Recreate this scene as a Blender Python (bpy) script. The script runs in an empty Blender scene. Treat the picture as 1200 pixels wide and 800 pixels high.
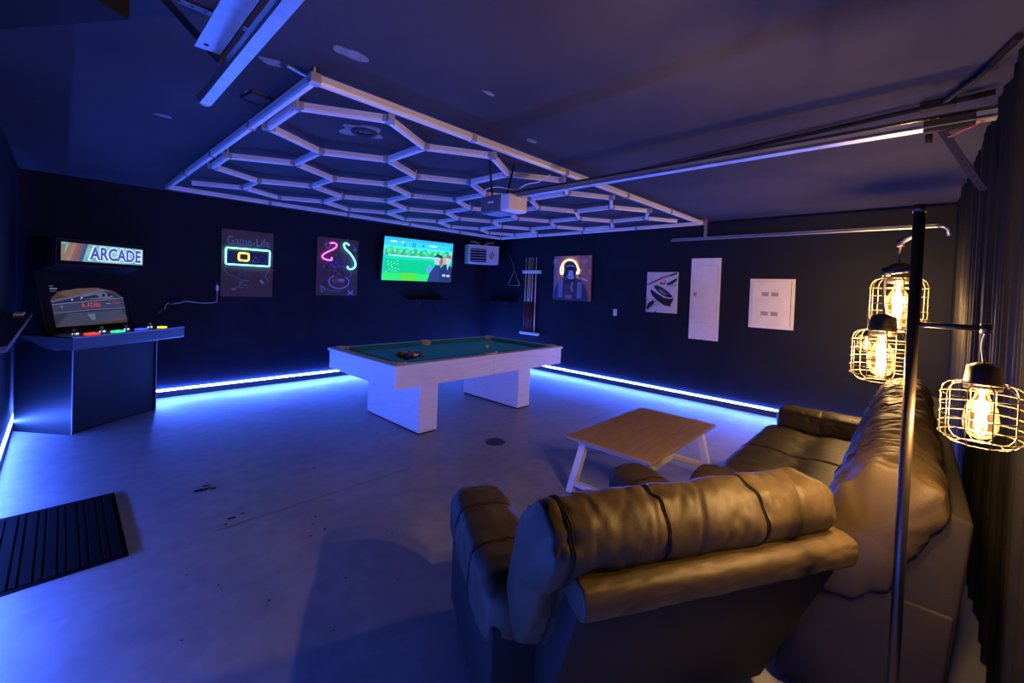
import bpy, bmesh, math, random
from mathutils import Vector, Matrix, noise
random.seed(7)
PI = math.pi
C = bpy.context.scene.collection
S = bpy.context.scene

# ------------------------------------------------------------------ camera
cd = bpy.data.cameras.new('camera')
cam = bpy.data.objects.new('camera', cd); C.objects.link(cam)
S.camera = cam
FPX = 499.16
cd.sensor_width = 36.0; cd.lens = FPX / 1200 * 36.0
cd.shift_x = 0.0; cd.shift_y = -50.1 / 1200.0
cd.clip_start = 0.02
yaw, pitch, roll = 0.8129, -0.0209, 0.0373
fw = Vector((math.sin(yaw) * math.cos(pitch), math.cos(yaw) * math.cos(pitch), math.sin(pitch)))
rt = Vector((math.cos(yaw), -math.sin(yaw), 0)); up = rt.cross(fw)
r2 = rt * math.cos(roll) + up * math.sin(roll); u2 = -rt * math.sin(roll) + up * math.cos(roll)
M = Matrix((r2, u2, -fw)).transposed().to_4x4(); M.translation = Vector((-6.678, -7.187, 1.6))
cam.matrix_world = M

# ------------------------------------------------------------------ world, exposure
w = bpy.data.worlds.new('world'); S.world = w; w.use_nodes = True
w.node_tree.nodes['Background'].inputs[0].default_value = (0.01, 0.02, 0.08, 1)
w.node_tree.nodes['Background'].inputs[1].default_value = 0.0
S.view_settings.view_transform = 'Standard'; S.view_settings.look = 'None'
S.view_settings.gamma = 1.0; S.view_settings.use_curve_mapping = False
S.view_settings.exposure = 0.2

# light levels
LED_COL = (0.05, 0.13, 1.0); LED_BACK = 300.0; LED_RIGHT = 270.0; LED_LEFT = 300.0
BULB_W = 52.0; FILAMENT = 60.0; BULB_COL = (1.0, 0.60, 0.24)

# ------------------------------------------------------------------ materials
MATS = {}
def mat(name, col, rough=0.6, metal=0.0, var=0.12, scale=8.0, bump=0.0, bscale=60.0, emit=None, es=1.0, stretch=None, coat=0.0, spec=None):
    if name in MATS: return MATS[name]
    m = bpy.data.materials.new(name); m.use_nodes = True; MATS[name] = m
    nt = m.node_tree; bs = nt.nodes['Principled BSDF']
    bs.inputs['Roughness'].default_value = rough; bs.inputs['Metallic'].default_value = metal
    if coat: bs.inputs['Coat Weight'].default_value = coat
    if spec is not None: bs.inputs['Specular IOR Level'].default_value = spec
    tc = nt.nodes.new('ShaderNodeTexCoord'); mp = nt.nodes.new('ShaderNodeMapping')
    nt.links.new(tc.outputs['Object'], mp.inputs[0])
    if stretch: mp.inputs['Scale'].default_value = stretch
    if var > 0:
        nz = nt.nodes.new('ShaderNodeTexNoise'); nz.inputs['Scale'].default_value = scale; nz.inputs['Detail'].default_value = 5
        nt.links.new(mp.outputs[0], nz.inputs['Vector'])
        cr = nt.nodes.new('ShaderNodeValToRGB')
        cr.color_ramp.elements[0].position = 0.3; cr.color_ramp.elements[1].position = 0.7
        cr.color_ramp.elements[0].color = tuple(c * (1 - var) for c in col) + (1,)
        cr.color_ramp.elements[1].color = tuple(min(1, c * (1 + var)) for c in col) + (1,)
        nt.links.new(nz.outputs['Fac'], cr.inputs[0]); nt.links.new(cr.outputs[0], bs.inputs['Base Color'])
    else:
        bs.inputs['Base Color'].default_value = tuple(col) + (1,)
    if bump > 0:
        n2 = nt.nodes.new('ShaderNodeTexNoise'); n2.inputs['Scale'].default_value = bscale; n2.inputs['Detail'].default_value = 4
        nt.links.new(mp.outputs[0], n2.inputs['Vector'])
        bp = nt.nodes.new('ShaderNodeBump'); bp.inputs['Strength'].default_value = bump; bp.inputs['Distance'].default_value = 0.01
        nt.links.new(n2.outputs['Fac'], bp.inputs['Height']); nt.links.new(bp.outputs[0], bs.inputs['Normal'])
    if emit:
        bs.inputs['Emission Color'].default_value = tuple(emit) + (1,); bs.inputs['Emission Strength'].default_value = es
    return m
def glow(name, col, s):
    if name in MATS: return MATS[name]
    m = bpy.data.materials.new(name); m.use_nodes = True; MATS[name] = m
    nt = m.node_tree; nt.nodes.clear()
    e = nt.nodes.new('ShaderNodeEmission'); o = nt.nodes.new('ShaderNodeOutputMaterial')
    e.inputs[0].default_value = tuple(col) + (1,); e.inputs[1].default_value = s
    nt.links.new(e.outputs[0], o.inputs[0]); return m
def glass_mat():
    m = bpy.data.materials.new('bulb_glass'); m.use_nodes = True
    nt = m.node_tree; nt.nodes.clear()
    t = nt.nodes.new('ShaderNodeBsdfTransparent'); t.inputs[0].default_value = (1.0, 0.93, 0.8, 1)
    g = nt.nodes.new('ShaderNodeBsdfGlossy'); g.inputs['Roughness'].default_value = 0.08
    lw = nt.nodes.new('ShaderNodeLayerWeight'); lw.inputs[0].default_value = 0.25
    mx = nt.nodes.new('ShaderNodeMixShader'); o = nt.nodes.new('ShaderNodeOutputMaterial')
    nt.links.new(lw.outputs['Fresnel'], mx.inputs[0]); nt.links.new(t.outputs[0], mx.inputs[1]); nt.links.new(g.outputs[0], mx.inputs[2])
    em = nt.nodes.new('ShaderNodeEmission'); em.inputs[0].default_value = (1, .42, .10, 1); em.inputs[1].default_value = .22
    ad = nt.nodes.new('ShaderNodeAddShader'); nt.links.new(mx.outputs[0], ad.inputs[0]); nt.links.new(em.outputs[0], ad.inputs[1])
    nt.links.new(ad.outputs[0], o.inputs[0]); return m

# floor: painted concrete with mottling, scuffs and a hairline crack
def floor_mat():
    m = bpy.data.materials.new('painted_concrete'); m.use_nodes = True
    nt = m.node_tree; bs = nt.nodes['Principled BSDF']; N = nt.nodes.new; L = nt.links.new
    tc = N('ShaderNodeTexCoord')
    n1 = N('ShaderNodeTexNoise'); n1.inputs['Scale'].default_value = 1.3; n1.inputs['Detail'].default_value = 7; n1.inputs['Roughness'].default_value = 0.6
    n2 = N('ShaderNodeTexNoise'); n2.inputs['Scale'].default_value = 9; n2.inputs['Detail'].default_value = 6
    L(tc.outputs['Object'], n1.inputs['Vector']); L(tc.outputs['Object'], n2.inputs['Vector'])
    r1 = N('ShaderNodeValToRGB'); r1.color_ramp.elements[0].position = .3; r1.color_ramp.elements[1].position = .72
    r1.color_ramp.elements[0].color = (.21, .225, .26, 1); r1.color_ramp.elements[1].color = (.33, .345, .375, 1)
    L(n1.outputs['Fac'], r1.inputs[0])
    mx = N('ShaderNodeMixRGB'); mx.blend_type = 'MULTIPLY'; mx.inputs[0].default_value = .35
    r2_ = N('ShaderNodeValToRGB'); r2_.color_ramp.elements[0].position = .35; r2_.color_ramp.elements[1].position = .6
    r2_.color_ramp.elements[0].color = (.6, .6, .62, 1)
    L(n2.outputs['Fac'], r2_.inputs[0]); L(r1.outputs[0], mx.inputs[1]); L(r2_.outputs[0], mx.inputs[2])
    v = N('ShaderNodeTexVoronoi'); v.inputs['Scale'].default_value = 3.2; v.inputs['Randomness'].default_value = 1
    L(tc.outputs['Object'], v.inputs['Vector'])
    sp = N('ShaderNodeValToRGB'); sp.color_ramp.elements[0].position = .018; sp.color_ramp.elements[1].position = .03
    sp.color_ramp.elements[0].color = (.35, .35, .38, 1)
    L(v.outputs['Distance'], sp.inputs[0])
    m2 = N('ShaderNodeMixRGB'); m2.blend_type = 'MULTIPLY'; m2.inputs[0].default_value = 1
    L(mx.outputs[0], m2.inputs[1]); L(sp.outputs[0], m2.inputs[2]); L(m2.outputs[0], bs.inputs['Base Color'])
    rr = N('ShaderNodeMapRange'); rr.inputs[3].default_value = .26; rr.inputs[4].default_value = .58
    L(n1.outputs['Fac'], rr.inputs[0]); L(rr.outputs[0], bs.inputs['Roughness'])
    bp = N('ShaderNodeBump'); bp.inputs['Strength'].default_value = .25; bp.inputs['Distance'].default_value = .01
    L(n2.outputs['Fac'], bp.inputs['Height']); L(bp.outputs[0], bs.inputs['Normal'])
    return m
FLOOR = floor_mat()
WALL = mat('dark_wall_paint', (.009, .012, .025), .7, var=.15, scale=2.5, bump=.15, bscale=90, spec=.2)
CEIL = mat('dark_ceiling_paint', (.044, .043, .053), .85, var=.2, scale=1.2, bump=.15, bscale=70, spec=.15)
BASE = mat('baseboard_paint', (.03, .03, .033), .4, var=.1)
WHITE = mat('white_plastic', (.82, .80, .80), .45, var=.05)
WHITEWOOD = mat('whitewashed_wood', (.76, .71, .69), .5, var=.07, scale=5, stretch=(1.2, 1.2, 14), bump=.06, bscale=18)
WHITEWOODX = mat('whitewashed_rail_wood', (.76, .71, .69), .5, var=.07, scale=5, stretch=(1.2, 10, 10), bump=.06, bscale=14)
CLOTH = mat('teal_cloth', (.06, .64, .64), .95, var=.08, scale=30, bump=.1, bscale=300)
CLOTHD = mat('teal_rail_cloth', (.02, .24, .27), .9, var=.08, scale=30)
BLACK = mat('matte_black', (.010, .010, .011), .7, var=.15, spec=.12)
BLACKG = mat('satin_black', (.015, .015, .018), .28, var=.1)
RUBBER = mat('black_rubber', (.0045, .0045, .0045), 1.0, var=.25, scale=25, bump=.1, bscale=200, spec=.04)
STRAP = mat('strap_steel', (.13, .13, .14), .45, .7, var=.2, scale=20)
GALV = mat('galvanized_steel', (.42, .43, .45), .38, .85, var=.12, scale=20)
DARKSTEEL = mat('dark_steel', (.035, .035, .038), .45, .6, var=.2, scale=20)
TABLETOP = mat('oak_veneer', (.33, .22, .125), .45, var=.2, scale=4, stretch=(1.5, 16, 8), bump=.1, bscale=20)
LEGWHITE = mat('white_painted_wood', (.66, .63, .6), .5, var=.05)
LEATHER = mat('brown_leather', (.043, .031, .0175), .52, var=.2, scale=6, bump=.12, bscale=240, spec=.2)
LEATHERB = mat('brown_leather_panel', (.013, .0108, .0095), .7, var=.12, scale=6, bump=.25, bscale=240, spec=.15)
CURTAIN = mat('black_curtain', (.010, .0095, .0075), .65, var=.15, scale=10, bump=.1, bscale=120, spec=.12)
BRONZE = mat('bronze_lamp_metal', (.07, .055, .042), .42, .9, var=.1)
WIRE = mat('cage_wire', (.05, .036, .022), .45, .6, var=.05)
GREY = mat('grey_paint', (.55, .55, .58), .45, var=.06)
CORD = mat('lamp_cord', (.12, .1, .08), .6, var=.05)
GLASS = glass_mat()

# ------------------------------------------------------------------ mesh helpers
class B:
    def __init__(s): s.bm = bmesh.new(); s.mi = 0
    def _new(s, geom_faces):
        for f in geom_faces: f.material_index = s.mi
    def box(s, x0, x1, y0, y1, z0, z1, bev=0.0, seg=2, rot=None, at=None):
        n0 = len(s.bm.faces)
        r = bmesh.ops.create_cube(s.bm, size=1)
        vs = r['verts']
        bmesh.ops.scale(s.bm, vec=(x1 - x0, y1 - y0, z1 - z0), verts=vs)
        bmesh.ops.translate(s.bm, vec=((x0 + x1) / 2, (y0 + y1) / 2, (z0 + z1) / 2), verts=vs)
        fs = set(f for v in vs for f in v.link_faces)
        for f in fs: f.material_index = s.mi
        if bev > 0:
            es = list(set(e for v in vs for e in v.link_edges))
            rr = bmesh.ops.bevel(s.bm, geom=es, offset=bev, segments=seg, affect='EDGES', profile=.5, material=-1)
            vs = list(set(v for f in rr['faces'] for v in f.verts) | set(v for v in vs if v.is_valid))
        if rot is not None: bmesh.ops.rotate(s.bm, cent=at or ((x0 + x1) / 2, (y0 + y1) / 2, (z0 + z1) / 2), matrix=rot, verts=[v for v in vs if v.is_valid])
        return s
    def quad(s, *ps):
        f = s.bm.faces.new([s.bm.verts.new(p) for p in ps]); f.material_index = s.mi; return s
    def cyl(s, p0, p1, r, n=12, r1=None, cap=True):
        p0 = Vector(p0); p1 = Vector(p1); d = (p1 - p0).normalized(); r1 = r if r1 is None else r1
        a = d.orthogonal().normalized(); b = d.cross(a)
        A = [s.bm.verts.new(p0 + (a * math.cos(2 * PI * i / n) + b * math.sin(2 * PI * i / n)) * r) for i in range(n)]
        Bv = [s.bm.verts.new(p1 + (a * math.cos(2 * PI * i / n) + b * math.sin(2 * PI * i / n)) * r1) for i in range(n)]
        for i in range(n):
            f = s.bm.faces.new((A[i], A[(i + 1) % n], Bv[(i + 1) % n], Bv[i])); f.material_index = s.mi; f.smooth = True
        if cap:
            for q in (list(reversed(A)), Bv):
                f = s.bm.faces.new(q); f.material_index = s.mi
        return s
    def tube(s, pts, r, n=6, closed=False):
        pts = [Vector(p) for p in pts]; m = len(pts); rings = []; prev = None
        for i, p in enumerate(pts):
            a = pts[(i - 1) % m] if (closed or i > 0) else p
            c = pts[(i + 1) % m] if (closed or i < m - 1) else p
            t = (c - a).normalized()
            if prev is None: o = t.orthogonal().normalized()
            else:
                o = prev - t * prev.dot(t); o = o.normalized() if o.length > 1e-6 else t.orthogonal().normalized()
            prev = o; bb = t.cross(o)
            rings.append([s.bm.verts.new(p + (o * math.cos(2 * PI * k / n) + bb * math.sin(2 * PI * k / n)) * r) for k in range(n)])
        for i in range(m if closed else m - 1):
            R0 = rings[i]; R1 = rings[(i + 1) % m]
            for k in range(n):
                f = s.bm.faces.new((R0[k], R0[(k + 1) % n], R1[(k + 1) % n], R1[k])); f.material_index = s.mi; f.smooth = True
        if not closed:
            for q in (list(reversed(rings[0])), rings[-1]):
                f = s.bm.faces.new(q); f.material_index = s.mi
        return s
    def lathe(s, prof, n=20, at=(0, 0, 0)):
        at = Vector(at); rings = []
        for r, z in prof: rings.append([s.bm.verts.new(at + Vector((r * math.cos(2 * PI * k / n), r * math.sin(2 * PI * k / n), z))) for k in range(n)])
        for i in range(len(rings) - 1):
            for k in range(n):
                f = s.bm.faces.new((rings[i][k], rings[i][(k + 1) % n], rings[i + 1][(k + 1) % n], rings[i + 1][k])); f.material_index = s.mi; f.smooth = True
        for q in (list(reversed(rings[0])), rings[-1]):
            try:
                f = s.bm.faces.new(q); f.material_index = s.mi
            except Exception: pass
        return s
    def sphere(s, c, r, n=16):
        rr = bmesh.ops.create_uvsphere(s.bm, u_segments=n, v_segments=max(6, n // 2), radius=r)
        bmesh.ops.translate(s.bm, vec=c, verts=rr['verts'])
        for f in set(f for v in rr['verts'] for f in v.link_faces): f.material_index = s.mi; f.smooth = True
        return s
    def prism(s, poly, ax, a0, a1):
        """2D polygon extruded along axis ax ('x','y','z') from a0 to a1"""
        def P(p, a):
            return {'x': (a, p[0], p[1]), 'y': (p[0], a, p[1]), 'z': (p[0], p[1], a)}[ax]
        A = [s.bm.verts.new(P(p, a0)) for p in poly]; Bv = [s.bm.verts.new(P(p, a1)) for p in poly]; n = len(poly)
        for i in range(n):
            f = s.bm.faces.new((A[i], A[(i + 1) % n], Bv[(i + 1) % n], Bv[i])); f.material_index = s.mi
        for q in (list(reversed(A)), Bv):
            f = s.bm.faces.new(q); f.material_index = s.mi
        return s
def obj(name, b, m, parent=None, smooth=False, loc=None, rz=0):
    bm = b.bm if isinstance(b, B) else b
    bmesh.ops.recalc_face_normals(bm, faces=bm.faces)
    me = bpy.data.meshes.new(name); bm.to_mesh(me); bm.free()
    ms = m if isinstance(m, (list, tuple)) else [m]
    for q in ms: me.materials.append(q)
    if smooth:
        for p in me.polygons: p.use_smooth = True
    o = bpy.data.objects.new(name, me); C.objects.link(o)
    if parent is not None: o.parent = parent
    if loc: o.location = loc
    if rz: o.rotation_euler = (0, 0, rz)
    return o
def rec(o, label=None, cat=None, group=None, kind=None):
    if label: o['label'] = label
    if cat: o['category'] = cat
    if group: o['group'] = group
    if kind: o['kind'] = kind
    return o
def thing(name, label, cat, loc=(0, 0, 0), rz=0, group=None):
    o = bpy.data.objects.new(name, None); C.objects.link(o); o.empty_display_size = .1
    o.location = loc; o.rotation_euler = (0, 0, rz); return rec(o, label, cat, group)
def struct(name, b, m, parent=None):
    o = obj(name, b, m, parent); return rec(o, kind='structure')

# ------------------------------------------------------------------ room shell
XL, YF, H = -7.02, -7.95, 2.73
struct('floor', B().box(XL - .1, .1, YF - .1, .1, -.1, 0), FLOOR)
struct('ceiling', B().box(XL - .1, .1, YF - .1, .1, H, H + .1), CEIL)
struct('wall_back', B().box(XL - .1, .1, 0, .1, 0, H), WALL)
struct('wall_right', B().box(0, .1, YF, 0, 0, H), WALL)
struct('wall_left', B().box(XL - .1, XL, YF, 0, 0, H), WALL)
struct('wall_front', B().box(XL, 0, YF - .1, YF, 0, H), WALL)
BH = .085
struct('baseboard_back', B().box(XL, 0, -.014, 0, 0, BH, .004), BASE)
struct('baseboard_right', B().box(-.014, 0, -7.3, -.014, 0, BH, .004), BASE)
struct('baseboard_left', B().box(XL, XL + .014, -7.3, -.014, 0, BH, .004), BASE)

# LED strips sitting on top of the baseboards
def led(name, x0, x1, y0, y1, s, label):
    m = glow('led_' + name, LED_COL, s)
    t = thing('led_strip', label, 'led strip', ((x0 + x1) / 2, (y0 + y1) / 2, BH))
    cx, cy = t.location.x, t.location.y
    along_x = (x1 - x0) > (y1 - y0)
    if along_x:
        obj('light_tape', B().box(x0 - cx, x1 - cx, -.012 - .0, .0, .002, .024), m, t)
        obj('channel', B().box(x0 - cx, x1 - cx, -.008, .006, 0, .004), BLACK, t)
    else:
        obj('light_tape', B().box(-.006, .006, y0 - cy, y1 - cy, .002, .024), m, t)
        obj('channel', B().box(-.006, .006, y0 - cy, y1 - cy, 0, .004), BLACK, t)
    return t
led('back', XL + .02, -.02, -.012, -.002, LED_BACK, 'glowing blue-white led strip along the foot of the wall behind the pool table')
led('right', -.013, -.001, -7.3, -.03, LED_RIGHT, 'glowing blue-white led strip along the foot of the right wall under the white panels')
led('left', XL + .001, XL + .013, -7.2, -.03, LED_LEFT, 'glowing blue led strip along the foot of the left wall beside the arcade cabinet')

# ceiling patches of filler and recessed fittings
def ell(cx, cy, rx, ry, n=20, jit=0.0, rot=0):
    out = []
    for i in range(n):
        a = 2 * PI * i / n; k = 1 + jit * noise.noise(Vector((cx * 3 + math.cos(a), cy * 3 + math.sin(a), 0)))
        x = rx * math.cos(a) * k; y = ry * math.sin(a) * k
        out.append((cx + x * math.cos(rot) - y * math.sin(rot), cy + x * math.sin(rot) + y * math.cos(rot)))
    return out
PATCH = mat('filler_patch', (.2, .2, .205), .9, var=.25, scale=14)
for cx, cy, rx, ry in ((-5.72, -5.12, .11, .07), (-5.95, -4.72, .07, .05), (-4.25, -5.04, .09, .035), (-5.0, -5.35, .06, .02), (-5.87, -4.19, .10, .13), (-6.2, -3.3, .06, .04), (-5.17, -4.17, .21, .17)):
    o = obj('filler_patch', B().prism(ell(cx, cy, rx * .72, ry * .72, 28, jit=.8), 'z', H - .002, H + .001), PATCH)
    rec(o, kind='structure')
CEILING = bpy.data.objects['ceiling']
for o in list(C.objects):
    if o.name.startswith('filler_patch'): o.parent = CEILING
def puck(cx, cy, label):
    t = thing('recessed_light', label, 'ceiling light', (cx, cy, H), 0, 'unlit recessed ceiling lights')
    prof = [(.055, -.004), (.058, -.018), (.085, -.016), (.095, -.002)]
    obj('trim_ring', B().lathe(prof, 24), CEIL, t); obj('lens', B().lathe([(.0, -.008), (.055, -.008), (.055, -.002)], 24), BLACKG, t)
puck(-5.15, -4.17, 'unlit dark recessed ceiling light inside the nearest hexagon')
puck(-5.25, -1.25, 'unlit dark recessed ceiling light above the far left end of the hexagon frame')
puck(-1.3, -4.25, 'unlit dark recessed ceiling light inside the rightmost hexagon')
v = thing('ceiling_vent', 'small dark rectangular ceiling box cover beside the near left corner of the hexagon frame', 'vent', (-5.87, -4.19, H), .15)
obj('cover', B().box(-.06, .06, -.075, .075, -.022, 0, .004), CEIL, v)
obj('slot', B().box(-.045, .045, .05, .07, -.026, -.02), BLACK, v)

# ------------------------------------------------------------------ hexagon light frame
ZF = 2.64; TH = .048
hexf = thing('hexagon_light_frame', 'large unlit ceiling frame of pale hexagon light tubes inside a rectangular tube border', 'light frame', (-3.05, -2.8, H))
HX0, HY0 = hexf.location.x, hexf.location.y
def tube_prof(wd, h): # cross-section: flat housing on top, faceted diffuser below
    a = wd / 2
    return [(-a, h), (-a, h * .3), (-a * .62, 0), (a * .62, 0), (a, h * .3), (a, h)]
def bar(name, p, q, wd, h, gap, parent, m, zf=ZF):
    p = Vector((p[0], p[1], 0)); q = Vector((q[0], q[1], 0)); d = q - p; L = d.length - 2 * gap; ang = math.atan2(d.y, d.x)
    o = obj(name, B().prism(tube_prof(wd, h), 'x', -L / 2, L / 2), m, parent)
    mid = (p + q) / 2; o.location = (mid.x - HX0, mid.y - HY0, zf - H); o.rotation_euler = (0, 0, ang); return o
TUBE = mat('tube_diffuser', (.70, .69, .70), .35, var=.04)
JOINT = mat('joint_plastic', (.35, .35, .38), .25, var=.05, coat=.5)
s_ = .531
def hv(k, m, e): return (-5.706 + k * s_ * 3 ** .5 / 2, -4.15 + 3 * s_ * m + (1.5 * s_ if k % 2 else 0) + e * s_ / 2)
edges = []
for k in range(12):
    for m in (0, 1): edges.append(((k, m, -1), (k, m, 1)))
for k in range(11):
    ev, od = (k, k + 1) if k % 2 == 0 else (k + 1, k)
    edges += [((ev, 0, -1), (od, -1, 1)), ((ev, 0, 1), (od, 0, -1)), ((ev, 1, -1), (od, 0, 1)), ((ev, 1, 1), (od, 1, -1)), ((ev, 2, -1), (od, 1, 1))]
nodes = {}
tubemesh = None
for a, b_ in edges:
    for q in (a, b_): nodes[q] = nodes.get(q, 0) + 1
    o = bar('light_tube', hv(*a), hv(*b_), .037, TH, .022, hexf, TUBE) if tubemesh is None else None
    if o is not None: tubemesh = o
    else:
        o = tubemesh.copy(); C.objects.link(o); o.parent = hexf
        p = Vector(hv(*a)); q = Vector(hv(*b_)); d = q - p; mid = (p + q) / 2
        o.location = (mid.x - HX0, mid.y - HY0, ZF - H); o.rotation_euler = (0, 0, math.atan2(d.y, d.x))
jm = None
for kx, (q, cnt) in enumerate(nodes.items()):
    if cnt < 2: continue
    x, y = hv(*q)
    if jm is None:
        b = B()
        for a in (PI / 2, PI / 2 + 2 * PI / 3, PI / 2 + 4 * PI / 3):
            b.box(0, .038, -.0225, .0225, .002, .05, rot=Matrix.Rotation(a, 3, 'Z'), at=(0, 0, 0))
        jm = obj('joint', b, JOINT, hexf); o = jm
    else:
        o = jm.copy(); C.objects.link(o); o.parent = hexf
    o.location = (x - HX0, y - HY0, ZF - H)
    # even columns: '-' ends have the Y tube going +y ; flip for '+'
    k, m_, e = q
    o.rotation_euler = (0, 0, 0 if e < 0 else PI)
corners = [(-5.83, -.70), (-5.78, -4.85), (-.31, -4.90), (-.37, -.82)]
for i, (a, b_, n) in enumerate(zip(corners, corners[1:] + corners[:1], (4, 5, 4, 5))):
    a = Vector(a); b_ = Vector(b_)
    for j in range(n):
        p = a + (b_ - a) * j / n; q = a + (b_ - a) * (j + 1) / n
        bar('border_tube', p, q, .041, .05, .012, hexf, TUBE)
        if j: 
            o = obj('tube_coupler', B().box(-.02, .02, -.025, .025, -.002, .052), JOINT, hexf)
            o.location = (p.x - HX0, p.y - HY0, ZF - H); o.rotation_euler = (0, 0, math.atan2((b_ - a).y, (b_ - a).x))
for c in corners:
    o = obj('corner_joint', B().box(-.028, .028, -.028, .028, -.002, .053, .004), JOINT, hexf); o.location = (c[0] - HX0, c[1] - HY0, ZF - H)
for (x, y) in [hv(k, m, -1) for k in (0, 3, 6, 9) for m in (0, 1)] + corners:
    obj('hanger_clip', B().cyl((x - HX0, y - HY0, ZF - H + .05), (x - HX0, y - HY0, 0), .006, 6), WHITE, hexf)
o = obj('power_lead', B().tube([(-5.775 - HX0, -4.84 - HY0, -.045), (-5.79 - HX0, -4.78 - HY0, -.03), (-5.82 - HX0, -4.755 - HY0, -.015), (-5.88 - HX0, -4.75 - HY0, -.001)], .009), WHITE, hexf)

# ------------------------------------------------------------------ flat art helper (poly shapes on a panel, local x right, z up, facing -y)
class Art:
    def __init__(s, w, h, y=-.001, emis=0.0, pre='art'): s.b = B(); s.w = w; s.h = h; s.y = y; s.l = 0; s.m = []; s.keys = {}; s.emis = emis; s.pre = pre
    def col(s, c, e=None, rough=.6):
        e = s.emis if e is None else e
        k = (tuple(c), e)
        if k not in s.keys:
            s.keys[k] = len(s.m)
            nm = '%s_%02d' % (s.pre, len(s.m))
            s.m.append(mat(nm, c if e == 0 else tuple(x * .15 for x in c), rough, var=.04, emit=(c if e > 0 else None), es=e))
        s.b.mi = s.keys[k]
    def P(s, u, v): return ((u - .5) * s.w, s.y - s.l * .0004, (v - .5) * s.h)
    def poly(s, pts, c, e=None):
        s.col(c, e); s.l += 1
        vs = [s.b.bm.verts.new(s.P(*p)) for p in pts]
        f = s.b.bm.faces.new(vs); f.material_index = s.b.mi
        tri = bmesh.ops.triangulate(s.b.bm, faces=[f]) if len(pts) > 4 else None
    def rect(s, u0, v0, u1, v1, c, e=None): s.poly([(u0, v0), (u1, v0), (u1, v1), (u0, v1)], c, e)
    def ell(s, cx, cy, rx, ry, c, e=None, n=18, jit=0): s.poly(ell(cx, cy, rx, ry, n, jit), c, e)
    def ring(s, cx, cy, rx, ry, wd, c, e=None, a0=0, a1=360, n=20):
        s.stroke([(cx + rx * math.cos(math.radians(a0 + (a1 - a0) * i / n)), cy + ry * math.sin(math.radians(a0 + (a1 - a0) * i / n))) for i in range(n + 1)], wd, c, e)
    def stroke(s, pts, wd, c, e=None):
        s.col(c, e); s.l += 1
        P = [Vector((p[0] * s.w, p[1] * s.h)) for p in pts]; lv = rv = None
        for i, p in enumerate(P):
            a = P[max(0, i - 1)]; b = P[min(len(P) - 1, i + 1)]; t = (b - a).normalized(); nn = Vector((-t.y, t.x)) * wd / 2
            q1 = p + nn; q2 = p - nn
            A = s.b.bm.verts.new((q1.x - s.w / 2, s.y - s.l * .0004, q1.y - s.h / 2)); Bq = s.b.bm.verts.new((q2.x - s.w / 2, s.y - s.l * .0004, q2.y - s.h / 2))
            if lv is not None:
                f = s.b.bm.faces.new((lv, rv, Bq, A)); f.material_index = s.b.mi
            lv, rv = A, Bq
    def text(s, txt, u, v, hgt, c, e=None, wid=None, offset=0.0, shear=0.0):
        s.col(c, e); s.l += 1
        cu = bpy.data.curves.new('t', 'FONT'); cu.body = txt; cu.size = hgt; cu.offset = offset; cu.shear = shear
        cu.align_x = 'CENTER'; cu.align_y = 'CENTER'; cu.resolution_u = 3
        to = bpy.data.objects.new('t', cu); C.objects.link(to)
        dg = bpy.context.evaluated_depsgraph_get(); me = bpy.data.meshes.new_from_object(to.evaluated_get(dg))
        xs = [p.co.x for p in me.vertices]; k = 1
        if wid and xs: k = wid / (max(xs) - min(xs))
        vs = [s.b.bm.verts.new(((u - .5) * s.w + p.co.x * k, s.y - s.l * .0004, (v - .5) * s.h + p.co.y)) for p in me.vertices]
        for p in me.polygons:
            try:
                f = s.b.bm.faces.new([vs[i] for i in p.vertices]); f.material_index = s.b.mi
            except Exception: pass
        bpy.data.objects.remove(to); bpy.data.meshes.remove(me); bpy.data.curves.remove(cu)
    def make(s, name, parent, loc=(0, 0, 0)):
        bm = s.b.bm
        me = bpy.data.meshes.new(name)
        for f in bm.faces:
            f.normal_update()
            if f.normal.y > 0: f.normal_flip()
        bm.to_mesh(me); bm.free()
        for q in s.m: me.materials.append(q)
        o = bpy.data.objects.new(name, me); C.objects.link(o); o.parent = parent; o.location = loc; return o

# ------------------------------------------------------------------ TV
TVW, TVH = 1.57, .795
tv = thing('television', 'wall-mounted television showing a bright green cartoon park scene', 'television', (-1.90, -.15, 2.10))
tv.rotation_euler = (math.radians(8), 0, 0); tv.rotation_euler = (math.radians(-8) * -1, 0, 0)
tv.rotation_euler = (math.radians(7), math.radians(-.7), 0)
obj('casing', B().box(-TVW / 2 - .012, TVW / 2 + .012, -.0, .04, -TVH / 2 - .014, TVH / 2 + .012, .006), BLACKG, tv)
a = Art(TVW, TVH, -.001, emis=1.15, pre='tv_picture')
a.rect(0, 0, 1, 1, (.02, .42, .85)); a.rect(0, .80, 1, .93, (.03, .55, .8)); a.rect(0, .60, 1, .80, (.05, .75, .75))
for x, wd in ((.12, .1), (.68, .14), (.25, .05)): a.ell(x, .88 + .03 * math.sin(x * 9), wd / 2, .016, (.75, .9, 1))
for i in range(22): a.ell(.05 + i * .0425, .66 + .03 * math.sin(i * 2.3), .035, .09 + .02 * math.sin(i * 1.7), ((.02, .42, .22), (.05, .55, .2), (.02, .36, .28))[i % 3], jit=.6)
for i in range(12): a.ell(.06 + i * .082, .70 + .02 * math.sin(i * 3.1), .02, .04, (.12, .68, .25), jit=.6)
for x in (.26, .375, .40, .96): a.rect(x, .80, x + .012, .91, (.01, .12, .35))
a.ell(.53, .86, .015, .025, (.01, .15, .5))
a.rect(0, .0, 1, .58, (.0, .62, .42)); a.rect(.05, .555, .95, .60, (.02, .3, .3))
for i in range(40): a.rect(.06 + i * .0225, .565, .072 + i * .0225, .60, (.7, .95, .9))
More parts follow.
